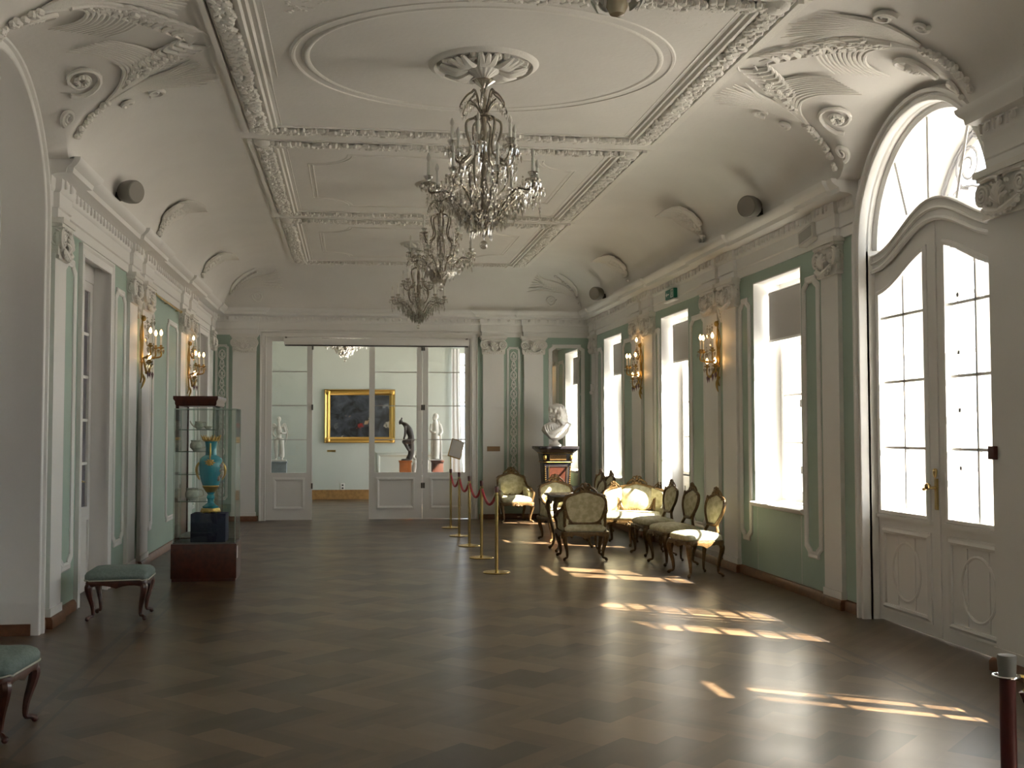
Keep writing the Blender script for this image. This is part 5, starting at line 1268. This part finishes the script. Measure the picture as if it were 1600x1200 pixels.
for P in ([(-.12, .03), (-.11, .03), (-.095, -.005), (-.105, -.01)], [(-.11, .0), (-.10, .0), (-.075, -.04), (-.085, -.045)], [(-.11, .005), (-.125, -.03), (-.14, -.035), (-.12, 0)], [(-.115, .025), (-.14, .005), (-.135, .0), (-.11, .015)], [(.02, .008), (.12, .008), (.12, .03), (.17, 0), (.12, -.03), (.12, -.008), (.02, -.008)]):
    b.prism(P, lambda u, v: (u, y, v), lambda u, v: (u, y+.002, v))
b.ball((-.115, y, .038), (.009, .002, .009), 10, 6); b.build('pictogram', white, t)
b = MB(); b.box(-.26, .26, -.02, .05, -.105, -.085); b.build('ledge', white, t)
t = empty('emergency_light', 'grey box lamp on the frieze left of the arched door capital', 'lamp', (XR-.04, 9.98, 3.49), pi/2); M = Matrix.Rotation(R(8), 4, 'Y')
b = MB(); b.box(-.19, .15, -.01, .07, -.075, .075, M); b.build('housing', mat('box_grey', (.6, .58, .54), .5), t, bev=.006); b = MB(); b.box(-.16, .12, .07, .074, -.05, .05, M); b.build('diffuser', mat('diffuser', (.36, .35, .33), .3), t)
t = empty('motion_sensor', 'small white sensor on the corner pilaster by the far window', 'sensor', (XR-.03, 19.58, 2.38), pi/2); b = MB(); b.box(-.05, .05, 0, .05, -.03, .10); b.build('housing', white, t, bev=.006); b = MB(); b.ball((0, .04, -.06), (.035, .04, .04), 10, 7); b.build('lens', white, t)
t = empty('light_switch', 'cream light switch beside the left arch', 'switch', (XL+.004, 9.20, 1.55), -pi/2); b = MB(); b.box(-.03, .03, 0, .02, -.06, .06); b.build('plate', candle, t, bev=.004); b = MB(); b.box(-.012, .012, .02, .028, -.02, .03); b.build('rocker', white, t)

# ------------------------------------------------------------------ outdoors
b = MB(); b.box(WT, 120, -60, 90, -.5, -.25); struct(b.build('ground', gravel))
b = MB(); b.box(WT, 6.18, 6.3, 9.7, 4.28, 4.42); struct(b.build('sun_block_slab', white))  # slab added above the arched door to cut off the high sun
t = empty('garden_tree', 'leafy green tree outside beyond the arched door', 'tree', (17.5, 22, -.25)); b = MB(); b.tube([(0, 0, 0), (.1, 0, 1.5), (-.05, .1, 3.2), (0, 0, 5)], [.28, .2, .16, .08], 10)
for k in range(6): a = k*1.05; b.tube([(0, 0, 2.6+.2*k), pol(.9, a, 3.6+.2*k), pol(1.6, a, 4.4+.2*k)], [.09, .06, .03], 6)
b.build('trunk', bark, t); b = MB()
for _ in range(900):
    a, e, r = rc.uniform(0, 6.28), rc.uniform(-1, 1), rc.random()**.4*2.4; s = rc.uniform(.10, .24); c = (r*cos(a)*sqrt(1-e*e), r*sin(a)*sqrt(1-e*e), 4.8+r*e*1.1); b.octa(c, s, s*.4, s*.4)
b.build('foliage', leafm, t, smooth=False)

# ------------------------------------------------------------------ light, sky, camera
W = bpy.data.worlds.new('sky'); SC.world = W; W.use_nodes = True; bg = W.node_tree.nodes['Background']
bg.inputs[0].default_value = (.86, .93, 1.0, 1); bg.inputs[1].default_value = SKY = 7.5
ld = bpy.data.lights.new('sun', 'SUN'); ld.energy = 70; ld.angle = R(.6); ld.color = (1, .88, .73); lo = bpy.data.objects.new('sun', ld); COL.objects.link(lo)
lo.rotation_euler = V((-1, .6, -1.1)).to_track_quat('-Z', 'Y').to_euler(); lo.location = (30, -10, 30)
f = 1700; ph = atan(75/f); th = atan(193/f*cos(ph))
cd = bpy.data.cameras.new('camera'); cam = bpy.data.objects.new('camera', cd); COL.objects.link(cam); SC.camera = cam
cd.sensor_width = 36; cd.sensor_fit = 'HORIZONTAL'; cd.lens = 36*f/1600; cd.shift_x = (800-744)/1600; cd.clip_start = .05; cd.clip_end = 400
cam.location = (0, 0, 1.6); cam.rotation_euler = (pi/2+ph, 0, -th)
vs = SC.view_settings; vs.view_transform = 'Standard'; vs.look = 'None'; vs.gamma = 1; vs.exposure = 0.05; vs.use_curve_mapping = False
cy = SC.cycles; cy.max_bounces = 9; cy.diffuse_bounces = 6; cy.glossy_bounces = 4; cy.transmission_bounces = 4; cy.transparent_max_bounces = 24
cy.caustics_reflective = False; cy.caustics_refractive = False; cy.sample_clamp_indirect = 6; cy.use_denoising = True; cy.blur_glossy = 1.0
